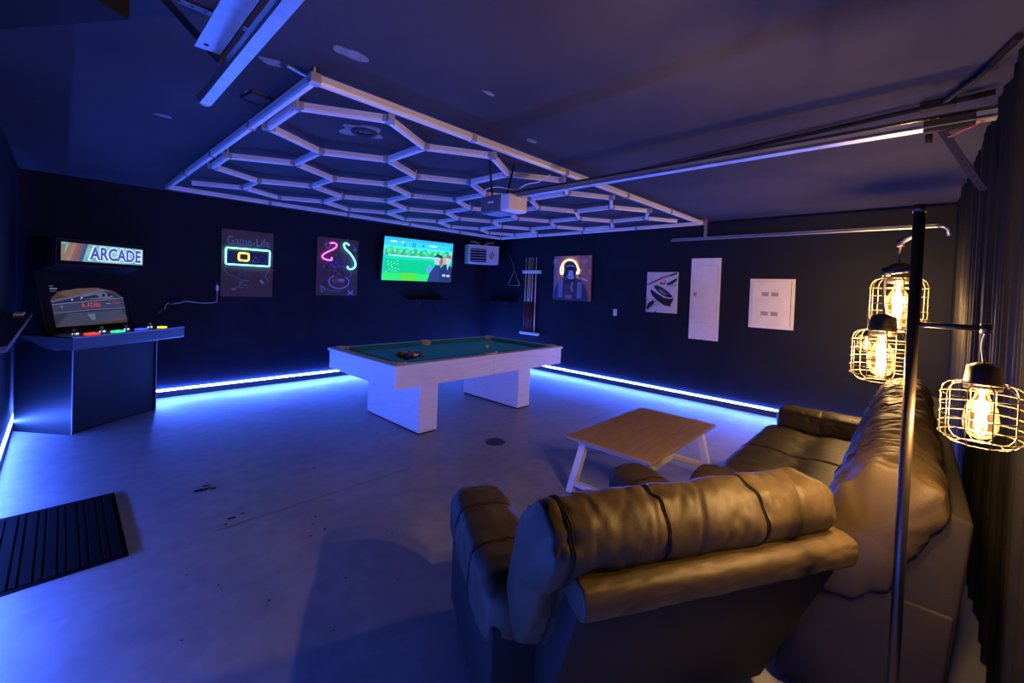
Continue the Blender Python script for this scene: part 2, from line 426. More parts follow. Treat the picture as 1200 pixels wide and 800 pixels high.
a.rect(0, .18, .7, .50, (.0, .50, .22)); a.rect(0, 0, 1, .18, (.02, .66, .12)); a.rect(.24, 0, .46, .19, (.08, .58, .02))
for i in range(14): a.ell(.04 + (i * 37 % 100) / 600, .2 + (i * 53 % 100) / 350, .006, .012, (.5, .9, .85))
a.poly([(.60, .22), (.60, .38), (.635, .42), (.67, .38), (.67, .22)], (.1, .3, .75))       # blue headstone
a.poly([(.62, 0), (.65, .22), (.70, .34), (.72, .42), (.80, .42), (.83, .30), (.80, .0)], (.02, .04, .16))   # seated mourner, plain
a.ell(.755, .52, .05, .09, (.42, .45, .62)); a.poly([(.69, .62), (.75, .70), (.82, .66), (.84, .58), (.76, .63)], (.01, .02, .07)); a.ell(.81, .5, .028, .1, (.28, .13, .1))
a.poly([(.79, 0), (.80, .3), (.85, .44), (.93, .47), (.99, .38), (1, .0)], (.01, .03, .12)); a.ell(.92, .56, .04, .1, (.48, .48, .62)); a.poly([(.88, .63), (.90, .70), (.97, .68), (.965, .6)], (.3, .12, .08))
a.poly([(.90, .46), (.92, .30), (.945, .46)], (.4, .5, .8)); a.ell(.86, .52, .022, .08, (.65, .25, .18)); a.ell(.87, .17, .03, .03, (.5, .5, .7)); a.ell(.94, .16, .03, .03, (.5, .5, .7))
a.text('PARK', .93, .05, .05, (.35, .45, .75)) if False else None
a.make('screen', tv)
obj('wall_mount', B().box(-.2, .2, .04, .12, -.15, .15), DARKSTEEL, tv)

# ------------------------------------------------------------------ posters on the back wall
def neon(name, pts, col, s, parent, r=.008, closed=False, label=None):
    o = obj(name, B().tube(pts, r, 8, closed), glow(name + '_' + '%.2f%.2f%.2f' % tuple(col), col, s), parent)
    if label: o['label'] = label
    return o
def rrect(x0, x1, z0, z1, r, y, n=5):
    out = []
    for cx, cz, a0 in ((x1 - r, z1 - r, 0), (x0 + r, z1 - r, 90), (x0 + r, z0 + r, 180), (x1 - r, z0 + r, 270)):
        for i in range(n + 1):
            a = math.radians(a0 + 90 * i / n); out.append((cx + r * math.cos(a), y, cz + r * math.sin(a)))
    return out
# poster 1
PW, PH = .667, .965
p1 = thing('neon_poster', 'brown canvas reading Game-Life with a cyan neon rectangle, leftmost picture on the back wall', 'poster', (-4.80, -.035, 1.836))
obj('canvas', B().box(-PW / 2, PW / 2, 0, .03, -PH / 2, PH / 2, .003), mat('poster_brown', (.13, .075, .055), .8, var=.3, scale=4), p1)
a = Art(PW, PH, -.001, pre='poster_one')
a.rect(0, 0, 1, 1, (.13, .078, .06))
for i in range(40):
    x = random.random(); y = random.random() * .9; a.ell(x, y, .02 + .05 * random.random(), .01 + .03 * random.random(), random.choice([(.15, .09, .07), (.11, .065, .055), (.14, .085, .08)]), jit=1)
a.text('Game-Life', .5, .83, .17, (.42, .45, .6), wid=.55); a.text('Game-Life', .49, .825, .17, (.13, .08, .06), wid=.55, offset=-.008)
a.rect(.10, .475, .92, .68, (.02, .03, .10))
a.stroke([(.07, .46), (.05, .38), (.12, .33), (.25, .30), (.37, .26), (.36, .18), (.25, .12), (.20, .10)], .008, (.35, .33, .38))
a.stroke([(.93, .46), (.90, .40), (.86, .36), (.84, .30), (.90, .25), (.86, .21)], .008, (.35, .33, .38))
a.poly([(.72, .25), (.78, .20), (.82, .22), (.76, .27)], (.6, .55, .6))
a.ring(.38, .40, .08, .045, .006, (.2, .18, .26)); a.ring(.38, .40, .05, .03, .006, (.3, .27, .36))
for i in range(26): a.rect(.2 + .012 * (i * 7 % 30), .10 + .012 * (i * 11 % 26), .205 + .012 * (i * 7 % 30), .16 + .012 * (i * 11 % 26), (.2, .17, .22))
for i in range(8): a.ell(.33 + .05 * (i % 4), .14 + .035 * (i // 2), .02, .012, (.3, .26, .3), jit=1)
a.ell(.22, .11, .04, .015, (.35, .32, .5))
a.ring(.76, .575, .055, .045, .014, (.16, .05, .25))
a.stroke([(.57, .535), (.63, .62), (.69, .535), (.57, .535)], .01, (.3, .5, .62))
a.make('print', p1)
neon('cyan_neon_tube', rrect(-.285, .28, -.02, .215, .02, -.022), (.12, .8, 1), 6.5, p1, .0085, True, 'cyan neon rectangle')
neon('yellow_neon_tube', rrect(-.125, .0, .045, .15, .02, -.022), (1, .62, .06), 4, p1, .011, True, 'yellow neon square')
# poster 2
P2W, P2H = .70, .97
p2 = thing('neon_poster', 'brown game controller canvas with pink and cyan neon curves, left of television', 'poster', (-3.457, -.035, 1.877))
obj('canvas', B().box(-P2W / 2, P2W / 2, 0, .03, -P2H / 2, P2H / 2, .003), MATS['poster_brown'], p2)
a = Art(P2W, P2H, -.001, pre='poster_two')
a.rect(0, 0, 1, 1, (.11, .065, .06))
for i in range(30): a.ell(random.random(), random.random(), .02 + .05 * random.random(), .01 + .03 * random.random(), random.choice([(.13, .08, .07), (.09, .055, .055)]), jit=1)
for i in range(26):
    an = i * 2.4; rr = .02 + .012 * i; a.ell(.45 + rr * math.cos(an), .55 + rr * .6 * math.sin(an), .035, .02, random.choice([(.16, .08, .26), (.08, .08, .3), (.2, .15, .3), (.1, .05, .2)]), jit=1.2)
a.ring(.23, .86, .06, .05, .012, (.45, .4, .6)); a.stroke([(.13, .88), (.38, .84)], .008, (.4, .35, .5))
a.stroke([(.72, .88), (.84, .92), (.93, .80)], .01, (.35, .35, .6)); a.ell(.9, .82, .04, .02, (.4, .4, .6), jit=1)
a.stroke([(.55, .76), (.62, .62), (.72, .58), (.76, .52)], .012, (.16, .17, .42)); a.stroke([(.6, .72), (.68, .66), (.62, .58), (.7, .54)], .01, (.25, .25, .5))
a.stroke([(.3, .55), (.42, .5), (.6, .52), (.74, .46), (.8, .42), (.82, .36), (.74, .34)], .01, (.3, .27, .5))
a.ring(.52, .24, .25, .115, .022, (.42, .42, .85), a0=120, a1=440)
a.poly([(.3, .30), (.45, .34), (.66, .37), (.78, .40), (.76, .36), (.55, .30), (.36, .26)], (.13, .06, .05)); a.ell(.5, .26, .12, .05, (.3, .14, .14), jit=1); a.ell(.58, .27, .07, .035, (.5, .42, .5), jit=1)
a.stroke([(.09, .16), (.10, .06), (.2, .11), (.09, .16)], .018, (.28, .55, .62)); a.stroke([(.2, .10), (.4, .08), (.55, .075)], .006, (.4, .4, .45))
a.stroke([(.74, .09), (.88, .02)], .022, (.36, .4, .8)); a.stroke([(.74, .015), (.88, .09)], .022, (.36, .4, .8))
for i in range(14): a.ell(.15 + .7 * random.random(), .1 + .3 * random.random(), .008, .006, (.4, .35, .5))
a.make('print', p2)
def zc(pts, w, h, y=-.024): return [((u - .5) * w, y, (v - .5) * h) for u, v in pts]
def smooth_path(pts, k=5):
    out = []; n = len(pts)
    for i in range(n - 1):
        p0 = Vector(pts[max(0, i - 1)]); p1_ = Vector(pts[i]); p2_ = Vector(pts[i + 1]); p3 = Vector(pts[min(n - 1, i + 2)])
        for j in range(k):
            t = j / k
            out.append(.5 * ((2 * p1_) + (p2_ - p0) * t + (2 * p0 - 5 * p1_ + 4 * p2_ - p3) * t * t + (3 * p1_ - p0 - 3 * p2_ + p3) * t ** 3))
    out.append(Vector(pts[-1])); return out
neon('pink_neon_tube', smooth_path(zc([(.28, .90), (.40, .91), (.44, .86), (.36, .80), (.20, .735), (.11, .68), (.12, .64), (.22, .61), (.33, .615), (.32, .66)], P2W, P2H)), (1, .12, .8), 3.2, p2, .010, label='pink neon curve')
neon('cyan_neon_curve', smooth_path(zc([(.75, .90), (.67, .93), (.62, .90), (.66, .83), (.80, .74), (.90, .64), (.93, .55), (.86, .485), (.76, .48), (.72, .52)], P2W, P2H)), (.12, .8, 1), 5, p2, .011, label='cyan neon curve')
# poster plug cable and small adapter
t = thing('power_cable', 'thin grey cable with small plugs running along the wall left of the Game-Life picture', 'cable', (-5.2, -.01, 1.3))
obj('cable', B().tube(smooth_path([(.03, 0, .25), (.03, 0, .0), (0, -.005, -.035), (-.12, -.005, -.045), (-.25, -.005, -.03), (-.33, -.008, -.02), (-.42, -.005, -.05), (-.52, -.005, -.05), (-.55, 0, -.13)], 4), .0045), GREY, t)
obj('adapter', B().box(.015, .045, -.02, 0, .13, .21, .004), WHITE, t)
obj('plug', B().box(-.50, -.45, -.02, 0, -.075, -.04, .004), DARKSTEEL, t)
obj('plug', B().box(-.62, -.58, -.02, 0, -.18, -.14, .004), DARKSTEEL, t)

# wall shelves on brackets
def shelf(loc, rz, L, label):
    t = thing('wall_shelf', label, 'shelf', loc, rz, 'black floating wall shelves')
    obj('board', B().box(-L / 2, L / 2, -.26, 0, 0, .02, .002), BLACK, t)
    for x in (-L / 4, L / 4):
        b = B(); b.box(x - .012, x + .012, -.006, 0, -.17, 0); b.box(x - .012, x + .012, -.2, 0, -.008, 0)
        b.tube([(x, -.19, -.008), (x, -.12, -.06), (x, -.006, -.165)], .007); obj('bracket', b, BLACKG, t)
    return t
shelf((-1.62, 0, 1.335), 0, .88, 'small black wall shelf on brackets below the television')
shelf((0, -.62, 1.34), -PI / 2, .82, 'small black wall shelf on brackets left of the cue rack')

# ------------------------------------------------------------------ heater in the corner
hz = thing('garage_heater', 'grey louvred unit heater hung from the ceiling in the far corner', 'heater', (-.62, -.60, 2.12), math.atan2(-.42, .9))
W_, D_, H_ = .66, .34, .37
obj('casing', B().box(-W_ / 2, W_ / 2, 0, D_, 0, H_, .006), GREY, hz)
obj('louvre_opening', B().box(-W_ / 2 + .04, .05, -.004, .002, .03, H_ - .06), BLACK, hz)
for i in range(5):
    z = .06 + i * .055
    obj('louvre', B().box(-W_ / 2 + .045, .045, -.035, .0, z, z + .005, rot=Matrix.Rotation(math.radians(28), 3, 'X')), mat('bright_louvre', (.6, .6, .62), .35, .6, var=.05), hz)
obj('side_plate', B().box(.065, W_ / 2 - .015, -.006, 0, .02, H_ - .04, .002), GREY, hz)
for i in range(3): obj('label_mark', B().box(.13 + .03 * i, .15 + .03 * i, -.008, -.006, .10 + i * .03, .2 + .03 * i, rot=Matrix.Rotation(math.radians(-35), 3, 'Y')), DARKSTEEL, hz)
obj('top_flange', B().box(-W_ / 2 - .01, W_ / 2 + .012, -.012, D_, H_, H_ + .014), GREY, hz)
for sx in (-1, 1):
    obj('hanger_arm', B().tube([(0 + .02 * sx, .15, H_ + .015), (.07 * sx, .15, H_ + .04), (.13 * sx, .15, H_ + .085), (.25 * sx, .15, H_ + .095)], .013), GREY, hz)
    obj('hanger_rod', B().cyl((.25 * sx, .15, H_ + .09), (.25 * sx, .15, H - 2.12), .005, 6), DARKSTEEL, hz)
t = thing('power_cable', 'dark cable looping from the heater to a wall outlet in the corner', 'cable', (-.02, -.70, 2.42))
obj('cable', B().tube(smooth_path([(0, 0, 0), (-.03, -.03, -.1), (-.04, .05, -.22), (-.03, .12, -.29), (-.01, .10, -.36)], 4), .006), DARKSTEEL, t)
obj('outlet_box', B().box(-.02, .015, -.04, .03, -.03, .04, .004), DARKSTEEL, t)
t = thing('ball_triangle', 'thin wooden pool ball triangle hung on the wall left of the cue rack', 'ball rack', (-.025, -.93, 1.86))
tri = [(0, -.17 , -.165), (0, .17, -.165), (0, 0, .165)]
for i in range(3):
    p = Vector(tri[i]); q = Vector(tri[(i + 1) % 3]); obj('side_rail', B().cyl(p, q, .0095, 8), mat('rack_wood', (.28, .2, .15), .45, var=.1), t)
obj('hanging_string', B().tube([(0, 0, .165), (.01, .06, .30), (.012, .18, .52)], .003), GREY, t)

# ------------------------------------------------------------------ cue rack
cr = thing('cue_rack', 'pale two-piece cue rack on the right wall holding five pool cues', 'cue rack', (-.006, -1.44, 1.35))
def rack_piece(name, y0, y1, z0, z1, d):
    b = B(); b.box(-d, 0, y0, y1, z0, z1, .018, 4); return obj(name, b, WHITE, cr)
rack_piece('top_holder', -.24, .24, .60, .665, .075)
rack_piece('bottom_tray', -.24, .25, -.66, -.605, .085)
CUEW = mat('maple_cue', (.75, .55, .38), .3, var=.05); CUED = mat('dark_cue_butt', (.16, .035, .03), .3, var=.2); FERR = mat('white_ferrule', (.8, .8, .8), .4, var=0)
ys = (-1.285, -1.36, -1.41, -1.47, -1.56)
for i, y in enumerate(ys):
    t = thing('pool_cue', ['wooden pool cue at the left end of the wall rack', 'second pool cue from the left in the wall rack', 'middle pool cue of the five in the wall rack', 'fourth pool cue from the left in the wall rack', 'all-pale pool cue at the right end of the wall rack'][i], 'pool cue', (-.05, y, .745), 0, 'pool cues in the wall rack')
    pale = i == 4
    obj('butt', B().cyl((0, 0, 0), (-0, 0, .62), .0155, 10, .0125), CUEW if pale else CUED, t)
    obj('shaft', B().cyl((0, 0, .62), (0, 0, 1.50), .0125, 10, .0068), CUEW, t)
    obj('tip', B().cyl((0, 0, 1.50), (0, 0, 1.53), .0068, 8, .0062), FERR, t)

# ------------------------------------------------------------------ right wall pictures and panels (rotated -90 deg)
R90 = -PI / 2
# ape poster
AW, AH = .855, .847
ap = thing('neon_poster', 'orange canvas of an ape in a jacket under a yellow neon ring', 'poster', (-.035, -2.437, 1.862), R90)
obj('canvas', B().box(-AW / 2, AW / 2, 0, .032, -AH / 2, AH / 2, .003), mat('ape_canvas', (.3, .12, .08), .8), ap)
a = Art(AW, AH, -.001, pre='poster_ape')
a.rect(0, 0, 1, 1, (.55, .24, .15)); a.poly([(0, 0), (0, 1), (.14, 1), (.10, .5), (.04, 0)], (.36, .22, .30)); a.poly([(.72, 0), (.78, .4), (.70, 1), (1, 1), (1, 0)], (.62, .20, .16))
for i in range(30): a.ell(random.random(), .3 + random.random() * .7, .02 + .05 * random.random(), .02 + .05 * random.random(), random.choice([(.62, .32, .2), (.48, .2, .16), (.66, .42, .24)]), jit=1)
a.stroke([(.14, .92), (.13, .84), (.18, .82)], .016, (.3, .3, .6)); a.stroke([(.24, .9), (.28, .86)], .01, (.3, .3, .6))
a.text('Kong', .84, .90, .12, (.42, .3, .2), wid=.17) if False else None
for q in range(4): a.stroke(smooth_path([Vector((.74 + .05 * j, .90 - q * .07 + .025 * ((j + q) % 2), 0)) for j in range(5)], 3), .009, (.46, .34, .24))
a.stroke(smooth_path([Vector((.63 + .045 * j, .52 - .012 * j + .025 * (j % 2), 0)) for j in range(8)], 3), .022, (.75, .7, .95))
# ape figure, generic
a.poly([(.02, .0), (.05, .22), (.12, .36), (.26, .43), (.42, .46), (.62, .46), (.78, .40), (.88, .28), (.95, .10), (.96, 0)], (.05, .05, .12))
a.poly([(.30, 0), (.33, .36), (.45, .42), (.58, .40), (.60, .2), (.54, 0)], (.16, .05, .06))
for i in range(6): a.stroke([(.34 + .03 * i, .36), (.33 + .035 * i, .04)], .007, (.26, .12, .13))
a.ell(.46, .66, .175, .235, (.03, .03, .06), jit=.2); a.ell(.46, .50, .15, .13, (.03, .03, .06), jit=.3)
a.ring(.47, .745, .11, .035, .014, (.65, .65, .85), a0=10, a1=170); a.ell(.43, .71, .04, .03, (.01, .01, .02)); a.ell(.53, .71, .04, .03, (.01, .01, .02))
a.ell(.49, .60, .07, .08, (.6, .62, .85), jit=.4); a.ell(.50, .54, .085, .07, (.62, .64, .85), jit=.3); a.stroke([(.42, .545), (.50, .53), (.57, .56)], .009, (.02, .02, .05))
a.stroke([(.42, .56), (.34, .47)], .012, (.6, .6, .6))
for sx, x0 in ((1, .20), (-1, .72)):
    for i in range(9): a.stroke([(x0 - .04, .38 - .04 * i), (x0, .41 - .04 * i), (x0 + .04, .385 - .04 * i), (x0 + .08, .40 - .04 * i)], .013, (.6, .62, .85))
a.stroke([(.24, .48), (.28, .40), (.24, .30)], .02, (.55, .58, .8)); a.stroke([(.56, .42), (.52, .3), (.56, .2)], .02, (.55, .58, .8))
a.ell(.46, .08, .08, .055, (.3, .28, .35), jit=.6)
for i in range(4): a.stroke([(.40 + .035 * i, .12), (.40 + .035 * i, .05)], .006, (.1, .1, .18))
a.make('print', ap)
neon('yellow_neon_halo', smooth_path(zc([(.24, .73), (.24, .78), (.29, .86), (.37, .90), (.46, .91), (.56, .88), (.63, .81), (.66, .76), (.69, .70), (.69, .64), (.66, .60), (.655, .64)], AW, AH)), (1, .8, .35), 4.5, ap, .010, label='yellow neon ring')
neon('yellow_neon_loop', [((.245 - .5) * AW + .035 * math.cos(q * PI / 8), -.024, (.68 - .5) * AH + .075 * math.sin(q * PI / 8)) for q in range(16)], (1, .8, .35), 4.5, ap, .009, True)
# puck poster
QW, QH = .511, .655
pk = thing('puck_poster', 'white canvas print of a black hockey puck and a red stick', 'poster', (-.03, -4.2085, 1.6485), R90)
obj('canvas', B().box(-QW / 2, QW / 2, 0, .028, -QH / 2, QH / 2, .003), mat('puck_canvas', (.7, .69, .7), .7, var=.04), pk)
a = Art(QW, QH, -.001, pre='poster_puck'); K = (.012, .012, .016)
a.rect(0.01, 0.01, .99, .99, (.68, .67, .7))
a.poly([(.02, .66), (.02, .70), (.5, .88), (.98, .99), (.98, .96), (.55, .85)], (.35, .03, .04)); a.poly([(.70, .90), (.80, .95), (.98, .985), (.98, .95), (.8, .90)], K)
a.poly([(.42, .72), (.48, .76), (.54, .72), (.64, .82), (.60, .70), (.50, .68)], (.4, .05, .06))
a.poly([(.62, .70), (.75, .76), (.98, .86), (.98, .80), (.86, .72), (.74, .68)], K)
for i in range(8): a.ell(.68 + .035 * i, .66 + .02 * (i % 3), .02, .012, (.1, .1, .16), jit=1)
a.poly([(.15, .60), (.14, .50), (.22, .40), (.40, .28), (.62, .18), (.78, .17), (.88, .30), (.90, .40), (.60, .36), (.3, .52)], K)
a.poly([(.14, .58), (.17, .64), (.26, .68), (.44, .66), (.62, .60), (.80, .50), (.90, .41), (.86, .36), (.74, .35), (.54, .40), (.34, .48)], (.66, .65, .7))
a.poly([(.27, .67), (.34, .68), (.52, .62), (.70, .53), (.86, .42), (.84, .38), (.72, .38), (.54, .43), (.36, .53), (.26, .62)], K)
a.poly([(.40, .60), (.56, .54), (.70, .45), (.60, .44), (.44, .52)], (.2, .2, .26)); a.poly([(.74, .2), (.80, .13), (.82, .2)], K)
a.poly([(.02, .12), (.10, .24), (.24, .30), (.30, .26), (.16, .12), (.04, .06)], K); a.poly([(.06, .06), (.2, .18), (.34, .26), (.24, .14)], (.66, .65, .7))
a.poly([(.30, .0), (.33, .05), (.36, .0)], K); a.stroke([(.06, .04), (.16, .12), (.26, .2)], .012, (.1, .1, .2))
for i in range(16): a.ell(.03 + .42 * random.random(), .1 + .25 * random.random(), .012 + .012 * random.random(), .01, K, jit=1.5)
for i in range(10): a.ell(.05 + .3 * random.random(), .62 + .3 * random.random(), .01, .008, (.2, .2, .3), jit=1.5)
a.make('print', pk)
# tall white panel
tp = thing('tall_white_panel', 'tall narrow white access panel with a latch on the right wall', 'access panel', (-.004, -4.878, 1.568), R90)
w2, h2 = .215, .616
obj('panel', B().box(-w2, w2, -.018, 0, -h2, h2, .004), WHITE, tp)
obj('door_leaf', B().box(-w2 + .04, w2 - .045, -.024, -.018, -h2 + .26, h2 - .11, .002), WHITE, tp)
for x0, x1, z0, z1 in ((-w2 + .036, w2 - .041, h2 - .11, h2 - .106), (-w2 + .036, -w2 + .04, -h2 + .256, h2 - .11), (w2 - .045, w2 - .041, -h2 + .256, h2 - .11), (-w2 + .036, w2 - .041, -h2 + .256, -h2 + .26)):
    obj('door_seam', B().box(x0, x1, -.0192, -.017, z0, z1), GREY, tp)
obj('latch', B().box(-w2 + .055, -w2 + .10, -.030, -.024, .04, .10, .003), mat('latch_grey', (.35, .35, .37), .5), tp)
obj('screw', B().cyl((w2 - .04, -.02, -h2 + .05), (w2 - .04, -.018, -h2 + .05), .006), GREY, tp)
# electrical panel
ep = thing('electrical_panel', 'square white breaker panel with four small grey vents, rightmost on the wall', 'electrical panel', (0, -5.757, 1.54), R90)
w2, h2 = .27, .34
obj('frame', B().box(-w2, w2, -.015, 0, -h2, h2, .005), WHITE, ep)
dl = obj('door_leaf', B().box(-w2 + .035, w2 - .045, -.026, -.015, -h2 + .035, h2 - .035, .003), WHITE, ep)
obj('hinge_gap', B().box(w2 - .043, w2 - .038, -.0165, -.012, -h2 + .04, h2 - .035), DARKSTEEL, ep)
obj('door_seam', B().box(-w2 + .03, w2 - .04, -.0165, -.012, h2 - .034, h2 - .031), GREY, ep)
for x in (-.075, .042):
    for z in (.13, -.135): obj('vent', B().box(x - .042, x + .042, -.0275, -.025, z - .027, z + .027, .001), mat('vent_grey', (.36, .35, .37), .6), ep)
obj('latch', B().tube([(w2 - .045, -.03, .0), (w2 - .03, -.035, .0), (w2 - .03, -.035, -.03), (w2 - .045, -.03, -.03)], .003), GREY, ep)
sw = thing('light_switch', 'small white switch plate on the right wall below the ape picture', 'switch', (0, -3.37, 1.27), R90)
obj('plate', B().box(-.036, .036, -.007, 0, -.058, .058, .003), WHITE, sw); obj('toggle', B().box(-.009, .009, -.014, -.006, -.016, .016, .002), WHITE, sw)

# ------------------------------------------------------------------ garage door tracks, hangers, opener
def track(loc, y0, y1, label, flip=1):
    t = thing('door_track', label, 'door track', loc)
    prof = [(-.028, .0), (.028, .0), (.034, .012), (.03, .055), (.026, .055), (.028, .014), (.022, .006), (-.022, .006), (-.026, .014), (-.024, .02), (-.03, .02), (-.034, .012)]
    b = B(); b.prism([(p[0] * flip * .78, p[1] * .85) for p in prof], 'y', y0, y1); obj('rail', b, GALV, t); return t
tr = track((-.30, -4.45, 2.425), -2.88, 0, 'galvanized horizontal door track high along the right wall')
def strap(p, q, wd, m, parent, name='hanger_strap', nh=8):
    p = Vector(p); q = Vector(q); d = (q - p); L = d.length; dn = d.normalized()
    b = B(); b.box(0, L, -wd / 2, wd / 2, -.0015, .0015); b.box(0, L, wd / 2 - .002, wd / 2, -.0015, wd * .8)
    n = int(L / .045)
    b.mi = 1
    for i in range(n): b.cyl((.03 + i * .045, 0, -.0025), (.03 + i * .045, 0, .0025), wd * .16, 6)
    rot = dn.to_track_quat('X', 'Z').to_matrix()
    bmesh.ops.rotate(b.bm, cent=(0, 0, 0), matrix=rot, verts=b.bm.verts); bmesh.ops.translate(b.bm, vec=p, verts=b.bm.verts)
    return obj(name, b, [m, BLACK], parent)
strap((0, -.50, .03), (0, -.50, H - 2.425), .035, GALV, tr)
strap((0.1, -.50, H - 2.428), (-.0, -.50, H - 2.428), .03, DARKSTEEL, tr, 'ceiling_angle')
obj('end_bolt', B().cyl((0, -.03, .02), (0, -.03, -.004), .008, 6), DARKSTEEL, tr)
# curved foot of track going down behind the curtain
obj('curved_rail', B().tube([(0, -2.86, .02), (0, -2.92, .012), (0, -2.955, -.02), (0, -2.965, -.09)], .02, 6), GALV, tr)
tl = track((-6.22, -4.70, 2.425), -2.7, 0, 'galvanized door track with rounded end at upper left near the ceiling', -1)
o = obj('end_stop', B().prism(ell(0, .03, .034, .035, 16), 'y', -.006, .012), GALV, tl)
strap((-.01, -.37, .058), (-.01, -.31, .30), .03, STRAP, tl)
strap((-.02, -.36, .058), (-.20, -.22, .30), .035, STRAP, tl)
strap((-.22, -.27, .298), (.12, -.26, .298), .04, STRAP, tl, 'ceiling_angle')
al = thing('steel_angle', 'pale perforated flat steel angle lying along the upper left door track', 'steel angle', (-6.24, -5.08, 2.515))
b = B(); b.box(-.09, .0, -2.3, 0, .0, .004); b.box(-.004, .0, -2.3, 0, 0, .05); b.mi = 1; b.cyl((-.06, -.05, -.002), (-.06, -.05, .006), .009, 6)
obj('angle_bar', b, [GALV, BLACK], al)
# opener
op = thing('door_opener', 'garage door opener motor box and long rail hung below the hexagon frame', 'door opener', (-4.03, -4.60, 2.26))
obj('motor_housing', B().box(-.115, .115, 0, .24, 0, .15, .02, 3), mat('opener_dark', (.12, .12, .14), .35, var=.05), op)
obj('lamp_cover', B().box(-.112, .118, -.115, .0, .004, .146, .02, 3), mat('opener_white', (.75, .72, .7), .4, var=.04), op)
obj('rail', B().box(-.016, .016, -2.80, .0, .128, .16), GALV, op)
obj('drive_chain', B().box(-.008, .008, -2.80, -.02, .166, .178), BLACKG, op)
obj('rail_lip', B().box(-.028, .028, -2.80, .0, .122, .128), GALV, op)
strap((-.09, .12, .15), (-.16, .1, H - 2.26), .014, DARKSTEEL, op); strap((.09, .12, .15), (.16, .1, H - 2.26), .014, DARKSTEEL, op)
obj('wiring', B().tube(smooth_path([(-.1, .2, .15), (-.12, .18, .2), (-.05, .1, .23), (.02, -.05, .2), (0, -.2, .22), (.05, -.30, .24), (.03, -.42, .27)], 5), .005), WHITE, op)
obj('badge', B().box(-.118, -.1145, .07, .14, .08, .095), WHITE, op)
obj('trolley', B().box(-.024, .024, -2.74, -2.58, .108, .16, .006), BLACK, op)
strap((0, -2.64, .11), (.38, -2.80, -.10), .032, DARKSTEEL, op, 'pull_arm')
obj('release_cord', B().tube([(.02, -2.66, .08), (0, -2.80, .135)], .003), mat('red_cord', (.4, .06, .04), .6, var=0), op)
obj('release_handle', B().cyl((.0, -2.60, .10), (.0, -2.60, .06), .012, 8), BLACK, op)

cdt = thing('ceiling_conduit', 'black line along the ceiling above the opener rail with a short branch at the curtain', 'conduit', (-3.2, -6.0, H))  # dark ceiling line built from thin black tubes and a small block
obj('main_run', B().tube([(.22, 1.26, -.02), (.10, .55, -.02), (-.03, -.30, -.022), (-.165, -1.26, -.022), (-.20, -1.44, -.024)], .015, 8), BLACK, cdt)
obj('branch_run', B().tube([(-.165, -1.24, -.024), (-.45, -1.36, -.02), (-.80, -1.45, -.02)], .014, 8), BLACK, cdt)
obj('branch_block', B().box(-.20, -.13, -1.30, -1.16, -.045, 0, .006), BLACK, cdt)

# black box hanging at the upper left
bx = thing('ceiling_box', 'plain black box hung from the ceiling in the upper left corner', 'ceiling box', (-6.54, -5.36, 2.40), math.atan2(.824, -.566))
obj('cabinet', B().box(0, .50, 0, .19, 0, H - 2.40, .004), BLACK, bx)

# ------------------------------------------------------------------ pool table
TX0, TX1, TY0, TY1, TZ = -4.455, -1.745, -3.555, -2.03, .818
pt = thing('pool_table', 'whitewashed wooden pool table with teal cloth on two slab legs', 'pool table', ((TX0 + TX1) / 2, (TY0 + TY1) / 2, 0))
cx, cy = pt.location.x, pt.location.y; hw = (TX1 - TX0) / 2; hd = (TY1 - TY0) / 2
RW = .13
AZ0 = .575
def rr(b, *a, **k): b.box(*a, **k); return b
obj('apron', B().box(-hw + .02, 0, -hd + .015, -hd + .05, AZ0, TZ - .03, .003), WHITEWOODX, pt)
obj('apron', B().box(.004, hw - .02, -hd + .015, -hd + .05, AZ0, TZ - .03, .003), WHITEWOODX, pt)
obj('apron', B().box(-hw + .02, hw - .02, hd - .05, hd - .015, AZ0, TZ - .03, .003), WHITEWOODX, pt)
obj('apron', B().box(-hw + .015, -hw + .05, -hd + .05, hd - .05, AZ0, TZ - .03, .003), WHITEWOODX, pt)
obj('apron', B().box(hw - .05, hw - .015, -hd + .05, hd - .05, AZ0, TZ - .03, .003), WHITEWOODX, pt)
for x0, x1, y0, y1 in ((-hw, hw, -hd, -hd + RW), (-hw, hw, hd - RW, hd), (-hw, -hw + RW, -hd + RW, hd - RW), (hw - RW, hw, -hd + RW, hd - RW)):
    obj('top_rail', B().box(x0, x1, y0, y1, TZ - .032, TZ, .006), WHITEWOODX, pt)
obj('slate_bed', B().box(-hw + .06, hw - .06, -hd + .06, hd - .06, TZ - .11, TZ - .046), CLOTH, pt)
CW = .055
def cushion(p, q, nx, ny):
    p = Vector(p); q = Vector(q); n = Vector((nx, ny)); b = B(); d = (q - p).normalized()
    prof = [(-.03, TZ + .001), (.0, TZ + .003), (CW - .006, TZ - .006), (CW, TZ - .012), (CW - .014, TZ - .045), (-.03, TZ - .045)]
    A = []; Z = []
    for o_, z in prof:
        k = max(0, o_) * .9
        A.append(b.bm.verts.new((p.x + n.x * o_ + d.x * k, p.y + n.y * o_ + d.y * k, z)))
        Z.append(b.bm.verts.new((q.x + n.x * o_ - d.x * k, q.y + n.y * o_ - d.y * k, z)))
    m_ = len(prof)
    for i in range(m_): b.bm.faces.new((A[i], A[(i + 1) % m_], Z[(i + 1) % m_], Z[i]))
    b.bm.faces.new(A); b.bm.faces.new(list(reversed(Z)))
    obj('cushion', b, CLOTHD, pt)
ix0, ix1, iy0, iy1 = -hw + RW, hw - RW, -hd + RW, hd - RW; pc = .075
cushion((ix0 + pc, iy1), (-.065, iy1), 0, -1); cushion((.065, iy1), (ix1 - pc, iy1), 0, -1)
cushion((ix0 + pc, iy0), (-.065, iy0), 0, 1); cushion((.065, iy0), (ix1 - pc, iy0), 0, 1)
